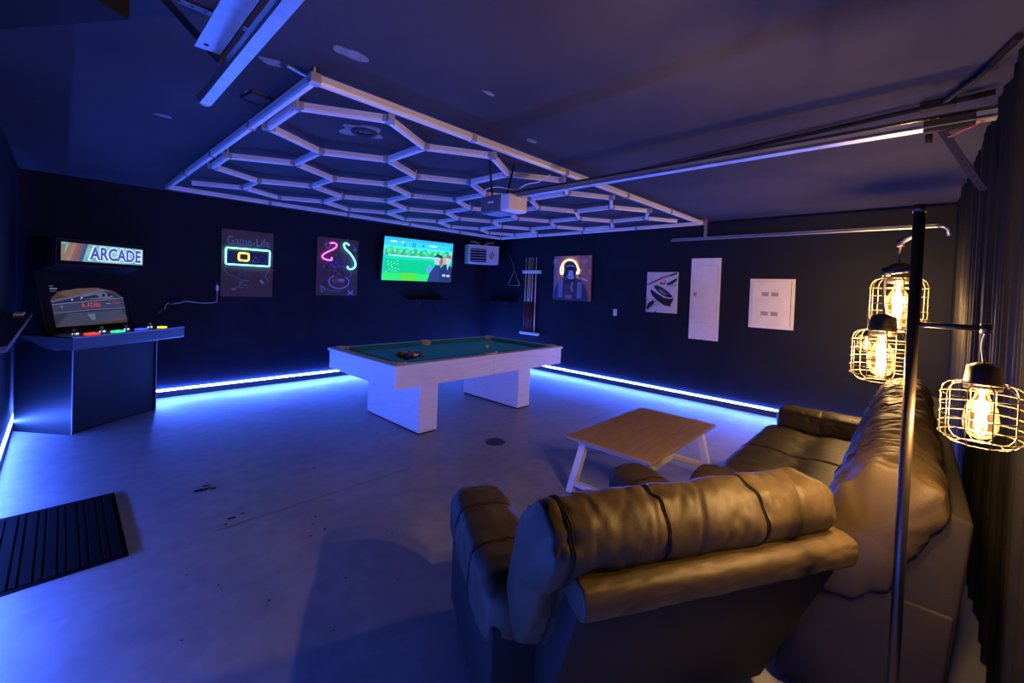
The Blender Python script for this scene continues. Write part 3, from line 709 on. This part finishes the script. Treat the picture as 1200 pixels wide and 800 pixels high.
cushion((ix0, iy0 + pc), (ix0, iy1 - pc), 1, 0); cushion((ix1, iy0 + pc), (ix1, iy1 - pc), -1, 0)
POCK = mat('pocket_trim', (.62, .5, .42), .45, var=.08)
for px_, py_ in ((ix0 - .01, iy0 - .01), (ix0 - .01, iy1 + .01), (ix1 + .01, iy0 - .01), (ix1 + .01, iy1 + .01), (0, iy0 - .03), (0, iy1 + .03)):
    pko = obj('pocket', B().lathe([(.05, -.10), (.058, -.05), (.062, -.0), (.066, .004), (.052, .0045)], 20, (px_, py_, TZ)), POCK, pt)
    obj('pocket_hole', B().cyl((px_, py_, TZ - .07), (px_, py_, TZ - .044), .055, 16), BLACK, pko)
    sx = 0 if abs(px_) < .01 else math.copysign(1, px_); sy = math.copysign(1, py_)
    pts = [(px_ + .066 * math.cos(a_), py_ + .066 * math.sin(a_), TZ + .004) for a_ in [math.atan2(sy, sx) + q * PI / 10 for q in range(-6, 7)]]
    b = B().tube(pts, .014, 8)
    pts2 = [(p[0], p[1], TZ - .022) for p in pts]; b.tube(pts2, .016, 8); obj('collar', b, POCK, pko)
for i in range(1, 8):
    if i == 4: continue
    for yy in (-hd + .06, hd - .06):
        o = obj('sight', B().cyl((-hw + RW + i * (2 * hw - 2 * RW) / 8, yy, TZ - .001), (-hw + RW + i * (2 * hw - 2 * RW) / 8, yy, TZ + .0012), .006, 8), BLACKG, pt)
for x0, x1 in ((-4.03, -3.78), (-2.46, -2.215)):
    obj('leg', B().box(x0 - cx, x1 - cx, -3.37 - cy, -2.24 - cy, .012, AZ0 + .06, .018, 3), WHITEWOOD, pt)
    obj('leg_foot', B().box(x0 - cx + .01, x1 - cx - .01, -3.355 - cy, -2.255 - cy, 0, .012), BLACK, pt)
obj('underframe', B().box(-hw + .08, hw - .08, -hd + .08, hd - .08, AZ0 + .02, TZ - .11), WHITEWOOD, pt)
# balls racked in a black triangle tray: apex toward the camera
BR = .0286; ZB = TZ - .046 + BR + .004
bc = {1: (.8, .5, .03), 2: (.03, .06, .5), 3: (.65, .04, .03), 4: (.18, .04, .3), 5: (.85, .25, .04), 6: (.03, .25, .1), 7: (.3, .03, .04), 8: (.01, .01, .012)}
names = {1: 'yellow', 2: 'blue', 3: 'red', 4: 'purple', 5: 'orange', 6: 'green', 7: 'maroon'}
apex = Vector((-3.97, -3.02)); e1 = Vector((.13, .99)).normalized(); 
def rotv(v, a): return Vector((v.x * math.cos(a) - v.y * math.sin(a), v.x * math.sin(a) + v.y * math.cos(a)))
ea = rotv(Vector((.62, .78)).normalized(), PI / 6); eb = rotv(Vector((.62, .78)).normalized(), -PI / 6)
order = [1, 10, 3, 12, 8, 13, 5, 6, 14, 9, 7, 15, 2, 11, 4]; order = [2, 3, 10, 1, 8, 11, 6, 9, 14, 12, 5, 13, 7, 15, 4]
idx = 0
rk = rec(obj('ball_rack_tray', B().prism([tuple(apex - ea * .055 - eb * .055), tuple(apex + ea * .285 - eb * .04), tuple(apex + ea * .28 + eb * .01), tuple(apex + eb * .28 + ea * .01), tuple(apex + eb * .285 - ea * .04)], 'z', TZ - .0459, TZ - .0425), BLACK), 'thin black triangular mat under the racked pool balls', 'rack mat')
WB = mat('ball_white', (.8, .78, .74), .12, var=0)
for r_ in range(5):
    for c_ in range(r_ + 1):
        p = apex + ea * ((r_ - c_) * 2.02 * BR) + eb * (c_ * 2.02 * BR)
        n = order[idx]; idx += 1
        base = mat('ball_colour_%d' % (n if n <= 8 else n - 8), bc[n if n <= 8 else n - 8], .12, var=0)
        if n <= 8:
            o = obj('pool_ball', B().sphere((0, 0, 0), BR, 16), base, None, True)
            lb = 'black number eight pool ball in the middle of the rack' if n == 8 else 'solid %s pool ball in the triangle of racked balls' % names[n]
        else:
            b = B().sphere((0, 0, 0), BR, 16)
            for f in b.bm.faces: f.material_index = 0 if abs(f.calc_center_median().z) < BR * .55 else 1
            o = obj('pool_ball', b, [base, WB], None, True)
            lb = '%s striped pool ball in the triangle of racked balls' % names[n - 8]
        o.location = (p.x, p.y, ZB); o.rotation_euler = (random.random() * 3, random.random() * 3, random.random() * 3)
        rec(o, lb, 'pool ball', 'racked pool balls')
o = obj('pool_ball', B().sphere((0, 0, 0), BR, 16), mat('ball_pale_yellow', (.85, .62, .12), .12, var=0), None, True); o.location = (-2.60, -2.88, TZ - .046 + BR); rec(o, 'single pale yellow pool ball alone in the middle of the cloth', 'pool ball')
o = obj('chalk_cube', B().box(-.011, .011, -.011, .011, 0, .02, .002), WHITE); o.location = (-2.985, -3.46, TZ + .001); rec(o, 'tiny white chalk cube on the near rail of the pool table', 'chalk')

# ------------------------------------------------------------------ arcade cabinet (local x along the front, y into the corner)
AA = math.atan2(.629, .777)
ac = thing('arcade_cabinet', 'black four-player arcade cabinet with a lit ARCADE sign standing across the left corner', 'arcade cabinet', (-6.60, -1.19, 0), AA)
CWD = .91; CBL = mat('cabinet_black', (.010, .0105, .013), .5, var=.1, scale=4, spec=.25)
obj('lower_box', B().box(.012, CWD - .012, .012, .62, 0.02, .885), CBL, ac)
obj('plinth', B().box(.02, CWD - .02, .03, .60, 0, .02), BLACK, ac)
side = [(.0, .0), (.0, .89), (.12, 1.0), (.40, 1.08), (.50, 1.62), (.22, 1.70), (.22, 1.96), (.66, 1.96), (.66, 0)]
for x0 in (0, CWD - .012):
    lowp = [(.0, .0), (.0, .89), (.64, .89), (.64, 0)]
    obj('side_panel', B().prism(lowp, 'x', x0, x0 + .012), CBL, ac)
TR = mat('edge_trim', (.25, .27, .33), .3, var=.05)
for x0 in (-.003, CWD - .004): obj('edge_trim', B().box(x0, x0 + .007, -.004, .004, 0.0, .885), TR, ac)
# upper cabinet
for x0 in (0.0, CWD - .012):
    pr = [(.30, .97), (.30, 1.04), (.44, 1.60), (.20, 1.68), (.20, 1.95), (.50, 1.95), (.58, .97)]
    obj('upper_side_panel', B().prism(pr, 'x', x0, x0 + .012), CBL, ac)
obj('back_panel', B().prism([(.57, .97), (.49, 1.94), (.50, 1.95), (.585, .97)], 'x', .012, CWD - .012), CBL, ac)
obj('top_panel', B().box(.012, CWD - .012, .21, .50, 1.93, 1.95), CBL, ac)
obj('marquee_shelf', B().prism([(.22, 1.68), (.44, 1.60), (.44, 1.62), (.22, 1.70)], 'x', .012, CWD - .012), CBL, ac)
# screen
scr_w, scr_h = .74, .47
sc_ = thing('x', 'x', 'x'); bpy.data.objects.remove(sc_)
bez = obj('bezel', B().prism([(.30, 1.0), (.315, 1.0), (.455, 1.60), (.44, 1.60)], 'x', .014, CWD - .014), BLACK, ac)
a = Art(scr_w, scr_h, -.001, emis=.55, pre='arcade_screen')
a.rect(0, 0, 1, 1, (.004, .004, .012), .2)
a.poly([(0, .62), (.1, .78), (.35, .90), (.65, .92), (.9, .78), (1, .62), (1, .0), (0, 0)], (.09, .05, .04))
a.poly([(.1, .76), (.35, .86), (.65, .88), (.85, .78), (.6, .74), (.2, .66)], (.16, .10, .075))
a.poly([(0, .56), (.74, .82), (.96, .64), (.98, .60), (0, .50)], (.03, .03, .08)); a.poly([(0, .58), (.74, .845), (.78, .82), (0, .55)], (.16, .17, .28))
a.poly([(.36, .60), (.42, .70), (.72, .78), (.86, .66), (.80, .62)], (.16, .17, .26)); a.poly([(.38, .60), (.42, .66), (.60, .71), (.66, .65)], (.02, .02, .06))
for x in (.68, .76): a.poly([(x, .66), (x + .02, .72), (x + .05, .73), (x + .04, .66)], (.01, .01, .03)); a.poly([(x + .0, .72), (x + .03, .74), (x + .06, .70), (x + .04, .66)], (.01, .01, .03))
a.poly([(0, .50), (.5, .56), (1, .64), (1, .36), (0, .30)], (.055, .06, .13)); a.stroke([(0, .50), (.5, .56), (1, .63)], .006, (.3, .32, .45)); a.stroke([(0, .31), (.5, .355), (1, .37)], .006, (.2, .21, .33))
a.text('A. ATARI', .50, .46, .068, (.75, .05, .04), .9, wid=.19); a.text('2600', .87, .50, .04, (.5, .06, .05), .7, wid=.08); a.rect(.72, .48, .78, .495, (.4, .42, .5))
a.poly([(0, .29), (.5, .345), (1, .36), (.98, .18), (.6, .02), (0, 0)], (.035, .04, .085))
for i in range(9): a.stroke([(0.0 + .02 * i, .03 + .03 * i), (.45 + .04 * i, .02 + .035 * i), (1 - .01 * i, .10 + .028 * i)], .006, (.12, .13, .22))
for i in range(5): a.stroke([(.42 + .01 * i, .24 - .03 * i), (.52 - .0 * i, .25 - .03 * i)], .012, (.2, .24, .34))
a.rect(0, .90, .05, .91, (.3, .3, .4)); a.rect(0, .84, .09, .86, (.3, .33, .5)); a.rect(0, .79, .08, .80, (.25, .27, .4))
a.ell(.25, .60, .015, .02, (.5, .52, .7)); a.ell(.38, .64, .015, .02, (.5, .52, .7)); a.text('4', .10, .44, .05, (.3, .3, .5))
scr = a.make('screen', ac, (.47, .365, 1.275)); scr.rotation_euler = (math.radians(-13.5), 0, 0)
# marquee
mq = obj('marquee_box', B().box(.03, .92, .20, .30, 1.715, 1.925, .003), BLACK, ac)
MW, MH = .86, .185
a = Art(MW, MH, -.001, emis=.85, pre='marquee')
a.rect(0, 0, 1, 1, (.16, .42, .40)); a.rect(0, .3, 1, .8, (.22, .50, .46)); a.rect(.45, 0, .75, 1, (.26, .58, .5)); a.rect(.02, 0, .04, 1, (.2, .45, .42))
for k, c in enumerate([(.28, .16, .09), (.33, .19, .12), (.24, .11, .09), (.20, .09, .10), (.05, .09, .2)]):
    a.poly([(.0 + .045 * k, 0), (.045 + .045 * k, 0), (.13 + .04 * k, 1), (.085 + .04 * k, 1)], c)
a.poly([(0, .0), (0, .9), (.05, .9), (.01, 0)], (.28, .17, .1))
a.text('ARCADE', .64, .47, .185, (.7, .8, .95), 1.1, wid=.60, offset=.0155); a.text('ARCADE', .64, .47, .185, (.05, .10, .42), .9, wid=.57, offset=.0065)
a.make('marquee_sign', mq, (.475, .199, 1.82))
# control panel
cp = obj('control_panel', B().prism([(-.20, .985), (.34, .995), (.34, .965), (.0, .86), (-.0, .885), (-.19, .87), (-.20, .88)], 'x', -.165, 1.07), mat('panel_navy', (.05, .055, .07), .35, var=.05), ac)
obj('panel_top', B().box(-.165, 1.07, -.20, .34, .990, .998, .002), BLACKG, cp)
obj('panel_edge', B().box(-.168, 1.073, -.205, -.199, .985, 1.0), TR, cp)
for x0, x1, c in ((.0, .24, (1, .03, .02)), (.26, .5, (.02, 1, .25)), (.52, .76, (.03, .05, 1)), (.80, .92, (1, .85, .02))):
    gm = glow('button_%.2f' % x0, c, 2.2); n = 0
    wm = glow('button_white_blue', (.5, .75, 1), 1.3)
    wc = .11 if x0 < .79 else .06
    # joystick
    jx = x0 - .045; jy = -.06
    b = B(); b.cyl((jx, jy, .998), (jx, jy, 1.035), .006, 8); b.sphere((jx, jy, 1.048), .017, 12)
    obj('joystick', b, mat('stick_%.2f' % x0, tuple(min(.8, q * .5 + .08) for q in c), .3, var=0), cp)
    for i in range(3 if x0 < .79 else 2):
        for j in range(2):
            bx_ = x0 + .05 + i * .042; by = -.13 + j * .05 + .008 * i
            o = obj('button', B().lathe([(.015, 0), (.017, .006), (.014, .012), (.004, .014)], 12, (bx_, by, .998)), gm, cp)
    for i in range(2): obj('start_button', B().lathe([(.011, 0), (.012, .006), (.008, .011)], 10, (x0 + .02 + i * .035, .02, .998)), wm, cp)

# shelf at the left edge with a small white remote
ws = thing('wall_counter', 'dark counter shelf fixed to the left wall at the edge of the view', 'shelf', (XL, -1.75, 1.23))
obj('board', B().box(0, .16, -2.2, .35, -.03, 0, .003), mat('counter_dark', (.06, .062, .07), .35, var=.1), ws)
for y in (-1.4, -.6, .2): obj('bracket', B().prism([(0, -.03), (.14, -.03), (0, -.2)], 'y', y, y + .02), BLACK, ws)
rec(obj('remote_control', B().box(-.03, .03, -.14, .14, 0, .018, .005), WHITE, None, loc=(-6.93, -1.62, 1.23)), 'slim pale remote lying on the counter shelf at the left edge', 'remote')

# ------------------------------------------------------------------ floor things
mt = thing('floor_mat', 'black ribbed rubber floor mat by the left wall', 'mat', (-6.70, -3.49, 0))
obj('backing', B().box(-.30, .30, -.50, .51, 0, .008, .002), RUBBER, mt)
x = -.29; k = 0
while x < .27:
    wd = .045 if k % 2 == 0 else .026
    obj('rib', B().box(x, x + wd, -.475, .485, .008, .014, .002, 1), RUBBER, mt); x += wd + .008; k += 1
dr = thing('floor_drain', 'round dark floor drain cover between the pool table and the coffee table', 'drain', (-3.535, -4.045, 0))
obj('rim', B().lathe([(.085, 0), (.11, .0), (.112, .003), (.085, .004)], 32), DARKSTEEL, dr)
obj('grate', B().lathe([(.001, .002), (.086, .002), (.086, .0005)], 32), BLACK, dr)
for i in range(7): obj('grate_bar', B().box(-.075, .075, -.066 + i * .02, -.058 + i * .02, .002, .0035), DARKSTEEL, dr)
FLO = bpy.data.objects['floor']
def splat(x, y, r, seed, name='floor_stain', asp=.6, n=40, rag=.9):
    b = B(); pts = []
    for i in range(n):
        q = 2 * PI * i / n; k = 1 + rag * noise.noise(Vector((math.cos(q) * 3.5, math.sin(q) * 3.5, seed)))
        pts.append((x + r * k * math.cos(q), y + r * asp * k * math.sin(q)))
    b.prism(pts, 'z', 0, .0008); bmesh.ops.triangulate(b.bm, faces=list(b.bm.faces)); return obj(name, b, BLACK, FLO)
splat(-5.94, -3.33, .045, 1.3, rag=1.3); splat(-5.87, -3.36, .02, 5.1, rag=1.5); splat(-5.90, -3.27, .022, 9.1, rag=1.4)
splat(-5.88, -3.92, .022, 3.3); splat(-5.81, -3.90, .012, 7.3); splat(-5.93, -3.98, .010, 8.3)
for i, (x, y, r) in enumerate(((-5.47, -4.27, .008), (-5.49, -4.46, .009), (-5.58, -4.48, .008), (-5.17, -3.48, .009), (-5.52, -4.35, .006), (-5.44, -4.22, .005), (-5.3, -4.1, .005), (-6.2, -4.4, .006), (-6.1, -4.6, .006), (-5.95, -4.9, .007), (-6.3, -4.9, .005), (-5.6, -5.0, .006), (-5.8, -5.3, .005), (-5.2, -4.8, .006), (-4.9, -4.5, .005), (-6.0, -5.5, .005), (-5.4, -5.2, .005))):
    splat(x, y, r, i * 2.2, 'floor_speck', .8, 10, .6)
crk = [(-6.0 + 1.45 * i / 40, -4.02 + .02 * noise.noise(Vector((i * .23, 1, 1))) + .01 * noise.noise(Vector((i * .9, 7, 1)))) for i in range(41)]
b = B(); b.tube([(x, y, -.0005) for x, y in crk], .0016, 4); obj('hairline_crack', b, BLACK, FLO)
cb = thing('small_carton', 'cream box with a black lid on the floor behind the armchair', 'box', (-4.71, -6.925, 0), -.51)
obj('body', B().box(-.07, .07, -.05, .05, 0, .05, .003), mat('cream_card', (.5, .42, .3), .7), cb); obj('lid', B().box(-.075, .075, -.01, .055, .05, .07, .003), BLACK, cb)

# ------------------------------------------------------------------ coffee table
ct = thing('coffee_table', 'low oak-topped coffee table with splayed white legs', 'coffee table', (-3.235, -5.56, 0))
TW, TD = 1.29, .72
obj('tabletop', B().box(-TW / 2, TW / 2, -TD / 2, TD / 2, .425, .45, .003), TABLETOP, ct)
for sx in (-1, 1):
    x = sx * (TW / 2 - .10)
    fr = obj('leg_frame', B().box(x - .03, x + .03, -TD / 2 + .06, TD / 2 - .06, .385, .425, .002), LEGWHITE, ct)
    for sy in (-1, 1):
        yt = sy * (TD / 2 - .11); yb = sy * (TD / 2 - .03); xb = x + sx * .05
        b = B(); b.prism([(yt - .028, .40), (yt + .028, .40), (yb + .028, 0), (yb - .028, 0)], 'x', -.03, .03)
        for v_ in b.bm.verts: v_.co.x += x + sx * .06 * (1 - v_.co.z / .4)
        obj('leg', b, LEGWHITE, ct)
    obj('stretcher', B().box(x + sx * .05 - .02, x + sx * .05 + .02, -TD / 2 + .06, TD / 2 - .06, .05, .09, .002), LEGWHITE, ct)
obj('long_stretcher', B().box(-TW / 2 + .07, TW / 2 - .07, -.02, .02, .052, .088, .002), LEGWHITE, ct)

# ------------------------------------------------------------------ leather seating
def closed_spline(pts, n):
    m = len(pts); out = []
    for j in range(n):
        t = j / n * m; i = int(t); f = t - i
        p0, p1_, p2_, p3 = (Vector(pts[(i + q) % m]) for q in (-1, 0, 1, 2))
        out.append(.5 * ((2 * p1_) + (p2_ - p0) * f + (2 * p0 - 5 * p1_ + 4 * p2_ - p3) * f * f + (3 * p1_ - p0 - 3 * p2_ + p3) * f ** 3))
    return out
def puff(name, prof, L0, L1, axis, parent, m, seams=(), npf=48, ns=64, endr=.07, endk=.9, seamd=.006, wr=.010, seed=0, wscale=7, piping=True, pleat=.006, capb=1.0, crease=.008):
    """pillow-like sweep of a closed profile (2D, a=across, z=up) along local axis"""
    pr = closed_spline(prof, npf); c = sum(pr, Vector((0, 0))) / len(pr)
    b = B(); rings = []
    Ln = L1 - L0
    ss = []
    for i in range(ns + 1):
        ss.append(L0 + Ln * (.5 - .5 * math.cos(PI * i / ns)) * .5 + (L0 + Ln * i / ns) * .5 - L0 * .5)
    def P(s, q):
        d = min(s - L0, L1 - s); k = 1.0
        if d < endr: k = endk + (1 - endk) * math.sqrt(max(0, 1 - (1 - d / endr) ** 2))
        sd = min([abs(s - z) for z in seams] + [9]); off = 0
        if sd < .07: off -= seamd * math.exp(-(sd / .018) ** 1.3)
        r = (q - c); L = r.length; ang = math.atan2(r.y, r.x)
        near = math.exp(-min(sd, d) / .055)
        off += pleat * near * math.sin(ang * 17 + seed + 3 * noise.noise(Vector((ang * 2, s * 3, seed))))
        v = Vector((s * wscale, ang * 2.2, seed * 5.3))
        off += wr * noise.noise(v) + wr * .5 * abs(noise.noise(v * 2.3)) - wr * .35 * abs(noise.noise(Vector((s * wscale * 2.5, ang * 1.4, seed + 9))))
        for fq, sd2, kk in ((7.5, 0, 1), (13, 4.7, .6)):
            nz_ = abs(noise.noise(Vector((s * fq + .6 * math.sin(ang * 2 + seed), ang * .9, seed * 3.1 + sd2))))
            off -= crease * kk * max(0, 1 - nz_ / .10) ** 1.5 * (.35 + .65 * max(0, noise.noise(Vector((s * 2.5, ang * 1.5, seed + 20))) + .35) * 1.6)
        z = c + r * k + r.normalized() * off
        return Vector((s, z.x, z.y)) if axis == 'x' else Vector((z.x, s, z.y))
    for s in ss: rings.append([b.bm.verts.new(P(s, q)) for q in pr])
    for i in range(ns):
        for j in range(npf): b.bm.faces.new((rings[i][j], rings[i][(j + 1) % npf], rings[i + 1][(j + 1) % npf], rings[i + 1][j]))
    for ring, s, sg in ((rings[0], L0, -1), (rings[-1], L1, 1)):
        prev = ring
        for kk, bl in ((.75, .018), (.45, .030), (.15, .034)):
            cc = sum((v_.co for v_ in ring), Vector()) / npf
            nr = []
            for v_ in ring:
                q = cc + (v_.co - cc) * kk
                q += (Vector((sg * bl, 0, 0)) if axis == 'x' else Vector((0, sg * bl, 0))) * capb
                nr.append(b.bm.verts.new(q))
            for j in range(npf): b.bm.faces.new((prev[j], prev[(j + 1) % npf], nr[(j + 1) % npf], nr[j]))
            prev = nr
        b.bm.faces.new(prev)
    o = obj(name, b, m, parent, True)
    if piping:
        for z in seams:
            for dz in (-.004, .004):
                bb = B(); bb.tube([P(z + dz, q) + (P(z + dz, q) - (Vector((z + dz, c.x, c.y)) if axis == 'x' else Vector((c.x, z + dz, c.y)))).normalized() * .002 for q in pr], .0022, 5, True)
                obj('seam', bb, LEATHERB, o)
    return o
def slab(name, prof, a0, a1, axis, parent, m, bev=.012):
    b = B(); b.prism(prof, axis, a0, a1)
    bmesh.ops.bevel(b.bm, geom=list(b.bm.edges), offset=bev, segments=3, affect='EDGES', profile=.5)
    o = obj(name, b, m, parent, True)
    return o

# armchair : local x along back, y forward
ch = thing('leather_armchair', 'brown leather recliner armchair seen from behind in the foreground', 'armchair', (-5.69, -6.60, 0), math.atan2(-.491, .871))
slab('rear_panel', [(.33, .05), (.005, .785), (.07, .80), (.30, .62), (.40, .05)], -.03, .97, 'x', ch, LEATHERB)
puff('top_roll', [(.012, .715), (-.006, .742), (-.008, .785), (.012, .806), (.06, .812), (.115, .806), (.128, .77), (.10, .72)], -.035, .975, 'x', ch, LEATHER, npf=40, ns=90, endr=.006, endk=.97, wr=.003, wscale=16, piping=False, pleat=.001, capb=.0, crease=.003)
puff('back_cushion', [(.34, .40), (.22, .50), (.13, .70), (.035, .84), (.03, .93), (.10, .985), (.20, .975), (.30, .885), (.38, .73), (.44, .56), (.42, .42)], -.11, .93, 'x', ch, LEATHER, seams=(-.055, .25, .61), npf=72, ns=150, wr=.014, seed=2.2, wscale=7, pleat=.007)
def arm_prof(c, w, top, bot): return [(c - w / 2, bot + .03), (c - w / 2 - .012, top - .10), (c - w / 2 + .02, top - .02), (c, top), (c + w / 2 - .02, top - .02), (c + w / 2 + .012, top - .10), (c + w / 2, bot + .03), (c, bot)]
def arm(x0, x1, y0, y1, top, par, seed, seams):
    puff('arm_pad', arm_prof((x0 + x1) / 2, x1 - x0, top, top - .24), y0, y1, 'y', par, LEATHER, seams=seams, npf=44, ns=80, endr=.12, endk=.84, wr=.008, seed=seed, wscale=6, seamd=.005, pleat=.0015)
    slab('arm_panel', [(x0 + .01, .05), (x0 + .01, top - .13), (x1 - .01, top - .13), (x1 - .01, .05)], y0 - .02, y1 - .03, 'y', par, LEATHERB)
arm(-.20, .07, .36, 1.13, .60, ch, 1.1, (.62, .92))
arm(.70, .95, .38, 1.13, .635, ch, 3.3, (.62, .92))
puff('seat_cushion', [(.28, .30), (.30, .46), (.60, .485), (.95, .48), (1.06, .42), (1.06, .32), (.6, .28)], .08, .67, 'x', ch, LEATHER, seams=(), npf=48, ns=50, wr=.012, seed=5, endk=.86)
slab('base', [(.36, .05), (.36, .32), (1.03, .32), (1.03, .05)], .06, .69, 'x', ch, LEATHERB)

# long sofa : local x along the curtain, y forward
sf = thing('leather_sofa', 'long brown leather reclining sofa along the black curtain', 'sofa', (-4.60, -7.36, 0))
SL = 2.60
slab('rear_panel', [(.06, .05), (.0, .88), (.07, .90), (.30, .62), (.34, .05)], .0, SL, 'x', sf, LEATHERB)
nb = 3; bw = (SL - .0) / nb
for i in range(nb):
    puff('back_cushion', [(.32, .47), (.20, .56), (.12, .74), (.06, .88), (.09, .98), (.17, 1.02), (.27, 1.0), (.36, .90), (.42, .74), (.45, .58), (.40, .48)], i * bw - (.03 if i == 0 else 0), (i + 1) * bw - .006, 'x', sf, LEATHER, seams=(i * bw + bw / 2,), npf=56, ns=70, wr=.018, seed=7 + i * 1.7, wscale=9, pleat=.012, crease=.016)
arm(.26, .53, .44, 1.02, .66, sf, 4.1, (.75,))
arm(SL - .17, SL + .13, .40, 1.04, .62, sf, 6.1, (.72,))
for x0, x1, sd in ((.54, 1.62, 11), (1.63, SL - .18, 12)):
    puff('seat_cushion', [(.30, .28), (.32, .44), (.60, .475), (.75, .455), (.92, .475), (1.08, .46), (1.15, .38), (1.12, .28), (.7, .27)], x0, x1, 'x', sf, LEATHER, npf=48, ns=50, wr=.008, seed=sd, endk=.86, endr=.04)
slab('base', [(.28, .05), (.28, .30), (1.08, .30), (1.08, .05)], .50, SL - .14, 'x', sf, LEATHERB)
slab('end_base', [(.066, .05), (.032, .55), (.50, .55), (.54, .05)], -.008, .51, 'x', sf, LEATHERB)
for x in (.40, SL - .02):
    for y in (.46, .95): obj('foot', B().cyl((x, y, 0), (x, y, .07), .025, 10), BLACK, sf)
for x in (-.06, .80):
    for y in (.42, 1.0): obj('foot', B().cyl((x, y, 0), (x, y, .07), .025, 10), BLACK, ch)

# ------------------------------------------------------------------ curtain
b = B(); x = -6.95; cols = []
nx = 900
for i in range(nx + 1):
    x = -6.95 + (6.93) * i / nx
    ph = x * 34 + 2.2 * noise.noise(Vector((x * 2.2, 0, 3))) * 2
    amp = .030 * (.6 + .6 * noise.noise(Vector((x * 1.7, 5, 0))))
    row = []
    for j in range(7):
        z = .015 + (H - .02) * j / 6
        row.append(b.bm.verts.new((x + .01 * math.sin(z * 2 + x * 5), -7.49 + amp * math.sin(ph + .25 * math.sin(z * 1.7)) * (1.1 - .1 * j / 6) + .008 * math.sin(ph * 2.3), z)))
    cols.append(row)
for i in range(nx):
    for j in range(6): b.bm.faces.new((cols[i][j], cols[i + 1][j], cols[i + 1][j + 1], cols[i][j + 1]))
cu = obj('curtain', b, CURTAIN, None, True); rec(cu, 'full-height black pleated curtain behind the sofa and floor lamp', 'curtain')

# ------------------------------------------------------------------ cage floor lamps
def lamp(label, x, y, top, shades, dim=1.0, r=.013, sc=1.0, basedx=0, wave=None):
    t = thing('cage_floor_lamp', label, 'floor lamp', (x, y, 0), 0)
    obj('pole', B().cyl((0, 0, .02), (0, 0, top), r, 16), BRONZE, t)
    obj('base', B().lathe([(.15, 0), (.15, .012), (.13, .02), (.03, .026), (.02, .04)], 28), BLACKG, t)
    obj('finial', B().lathe([(r + .001, top - .02), (r + .001, top), (.004, top + .002)], 14), BRONZE, t)
    for (dx, dy, za, zb, cr_) in shades:     # offset of the shade, arm height, filament centre height, cage radius
        arm_ = obj('arm', B().tube([(0, 0, za), (dx, dy, za)], .0075, 8).cyl((dx, dy, za - .012), (dx, dy, za + .012), .011, 10), BRONZE, t)
        zt = zb + .085 * sc                  # cage top
        obj('cord', B().tube(smooth_path([(dx, dy, za - .01), (dx + .008, dy + .004, (za * 2 + zt) / 3), (dx - .006, dy, (za + zt * 2) / 3), (dx, dy, zt + .04 * sc)], 5), .0032), CORD, t)
        sk = obj('socket', B().lathe([(.012, .045 * sc), (.030, .035 * sc), (.034, -.005), (.033, -.02 * sc), (.02, -.022 * sc)], 18, (dx, dy, zt)), BRONZE, t)
        b = B(); hh = .152 * sc; R0 = cr_; rc = .028
        zt0 = zt - .005
        for k in range(10):
            a_ = 2 * PI * k / 10 + .2
            ca, sa = math.cos(a_), math.sin(a_)
            path = [(.03, zt0)] + [(R0 - rc + rc * math.sin(q), zt0 - rc + rc * math.cos(q)) for q in (0, .5, 1.0, 1.57)] + [(R0 - rc + rc * math.cos(q), zt0 - hh + rc - rc * math.sin(q)) for q in (0, .5, 1.0, 1.57)] + [(R0 * .55, zt0 - hh)]
            b.tube([(dx + p * ca, dy + p * sa, z) for p, z in path], .0014, 5)
        for zz in (-.032, -.058, -.083, -.108, -.132):
            b.tube([(dx + (R0 + .002) * math.cos(q * PI / 16), dy + (R0 + .002) * math.sin(q * PI / 16), zt0 + zz * sc) for q in range(32)], .0014, 5, True)
        for rr_, zz in ((R0 * .55, -hh), (R0 - rc, 0)):
            b.tube([(dx + rr_ * math.cos(q * PI / 16), dy + rr_ * math.sin(q * PI / 16), zt0 + zz) for q in range(32)], .0014, 5, True)
        cg = obj('cage_shade', b, WIRE, t)
        gb = obj('bulb', B().lathe([(.012, .06), (.014, .045), (.028, .02), (.032, -.01), (.031, -.03), (.022, -.05), (.006, -.058)], 20, (dx, dy, zb)), GLASS, t)
        b = B()
        for k in range(8):
            a_ = 2 * PI * k / 8; b.tube([(dx + .005 * math.cos(a_), dy + .005 * math.sin(a_), zb + .035), (dx + .011 * math.cos(a_), dy + .011 * math.sin(a_), zb - .03)], .0012, 4)
        b.tube([(dx, dy, zb + .03), (dx, dy, zb - .028)], .003, 6)
        b.cyl((dx, dy, zb + .03), (dx, dy, zb + .06), .004, 6)
        obj('filament', b, glow('filament', (1.0, .55, .18), FILAMENT), gb)
        ld = bpy.data.lights.new('bulb_light', 'POINT'); ld.energy = BULB_W * dim; ld.color = BULB_COL; ld.shadow_soft_size = .02
        lo = bpy.data.objects.new('bulb_light', ld); C.objects.link(lo); lo.parent = t; lo.location = (dx, dy, zb)
    return t
LX, LY = -5.09, -7.185
lamp('near floor lamp with three glowing wire-cage shades in front of the sofa', LX, LY, 1.87,
     [(-.035, -.13, 1.548, 1.335, .072), (.10, .065, 1.695, 1.44, .072), (.30, .04, 1.80, 1.605, .072)])
lamp('far floor lamp with small-looking cage shades in the corner beyond the sofa', -1.22, -7.19, 1.87,
     [(-.26, .32, 1.60, 1.215, .072), (-.06, .12, 1.70, 1.42, .072), (.12, .08, 1.82, 1.62, .072)])
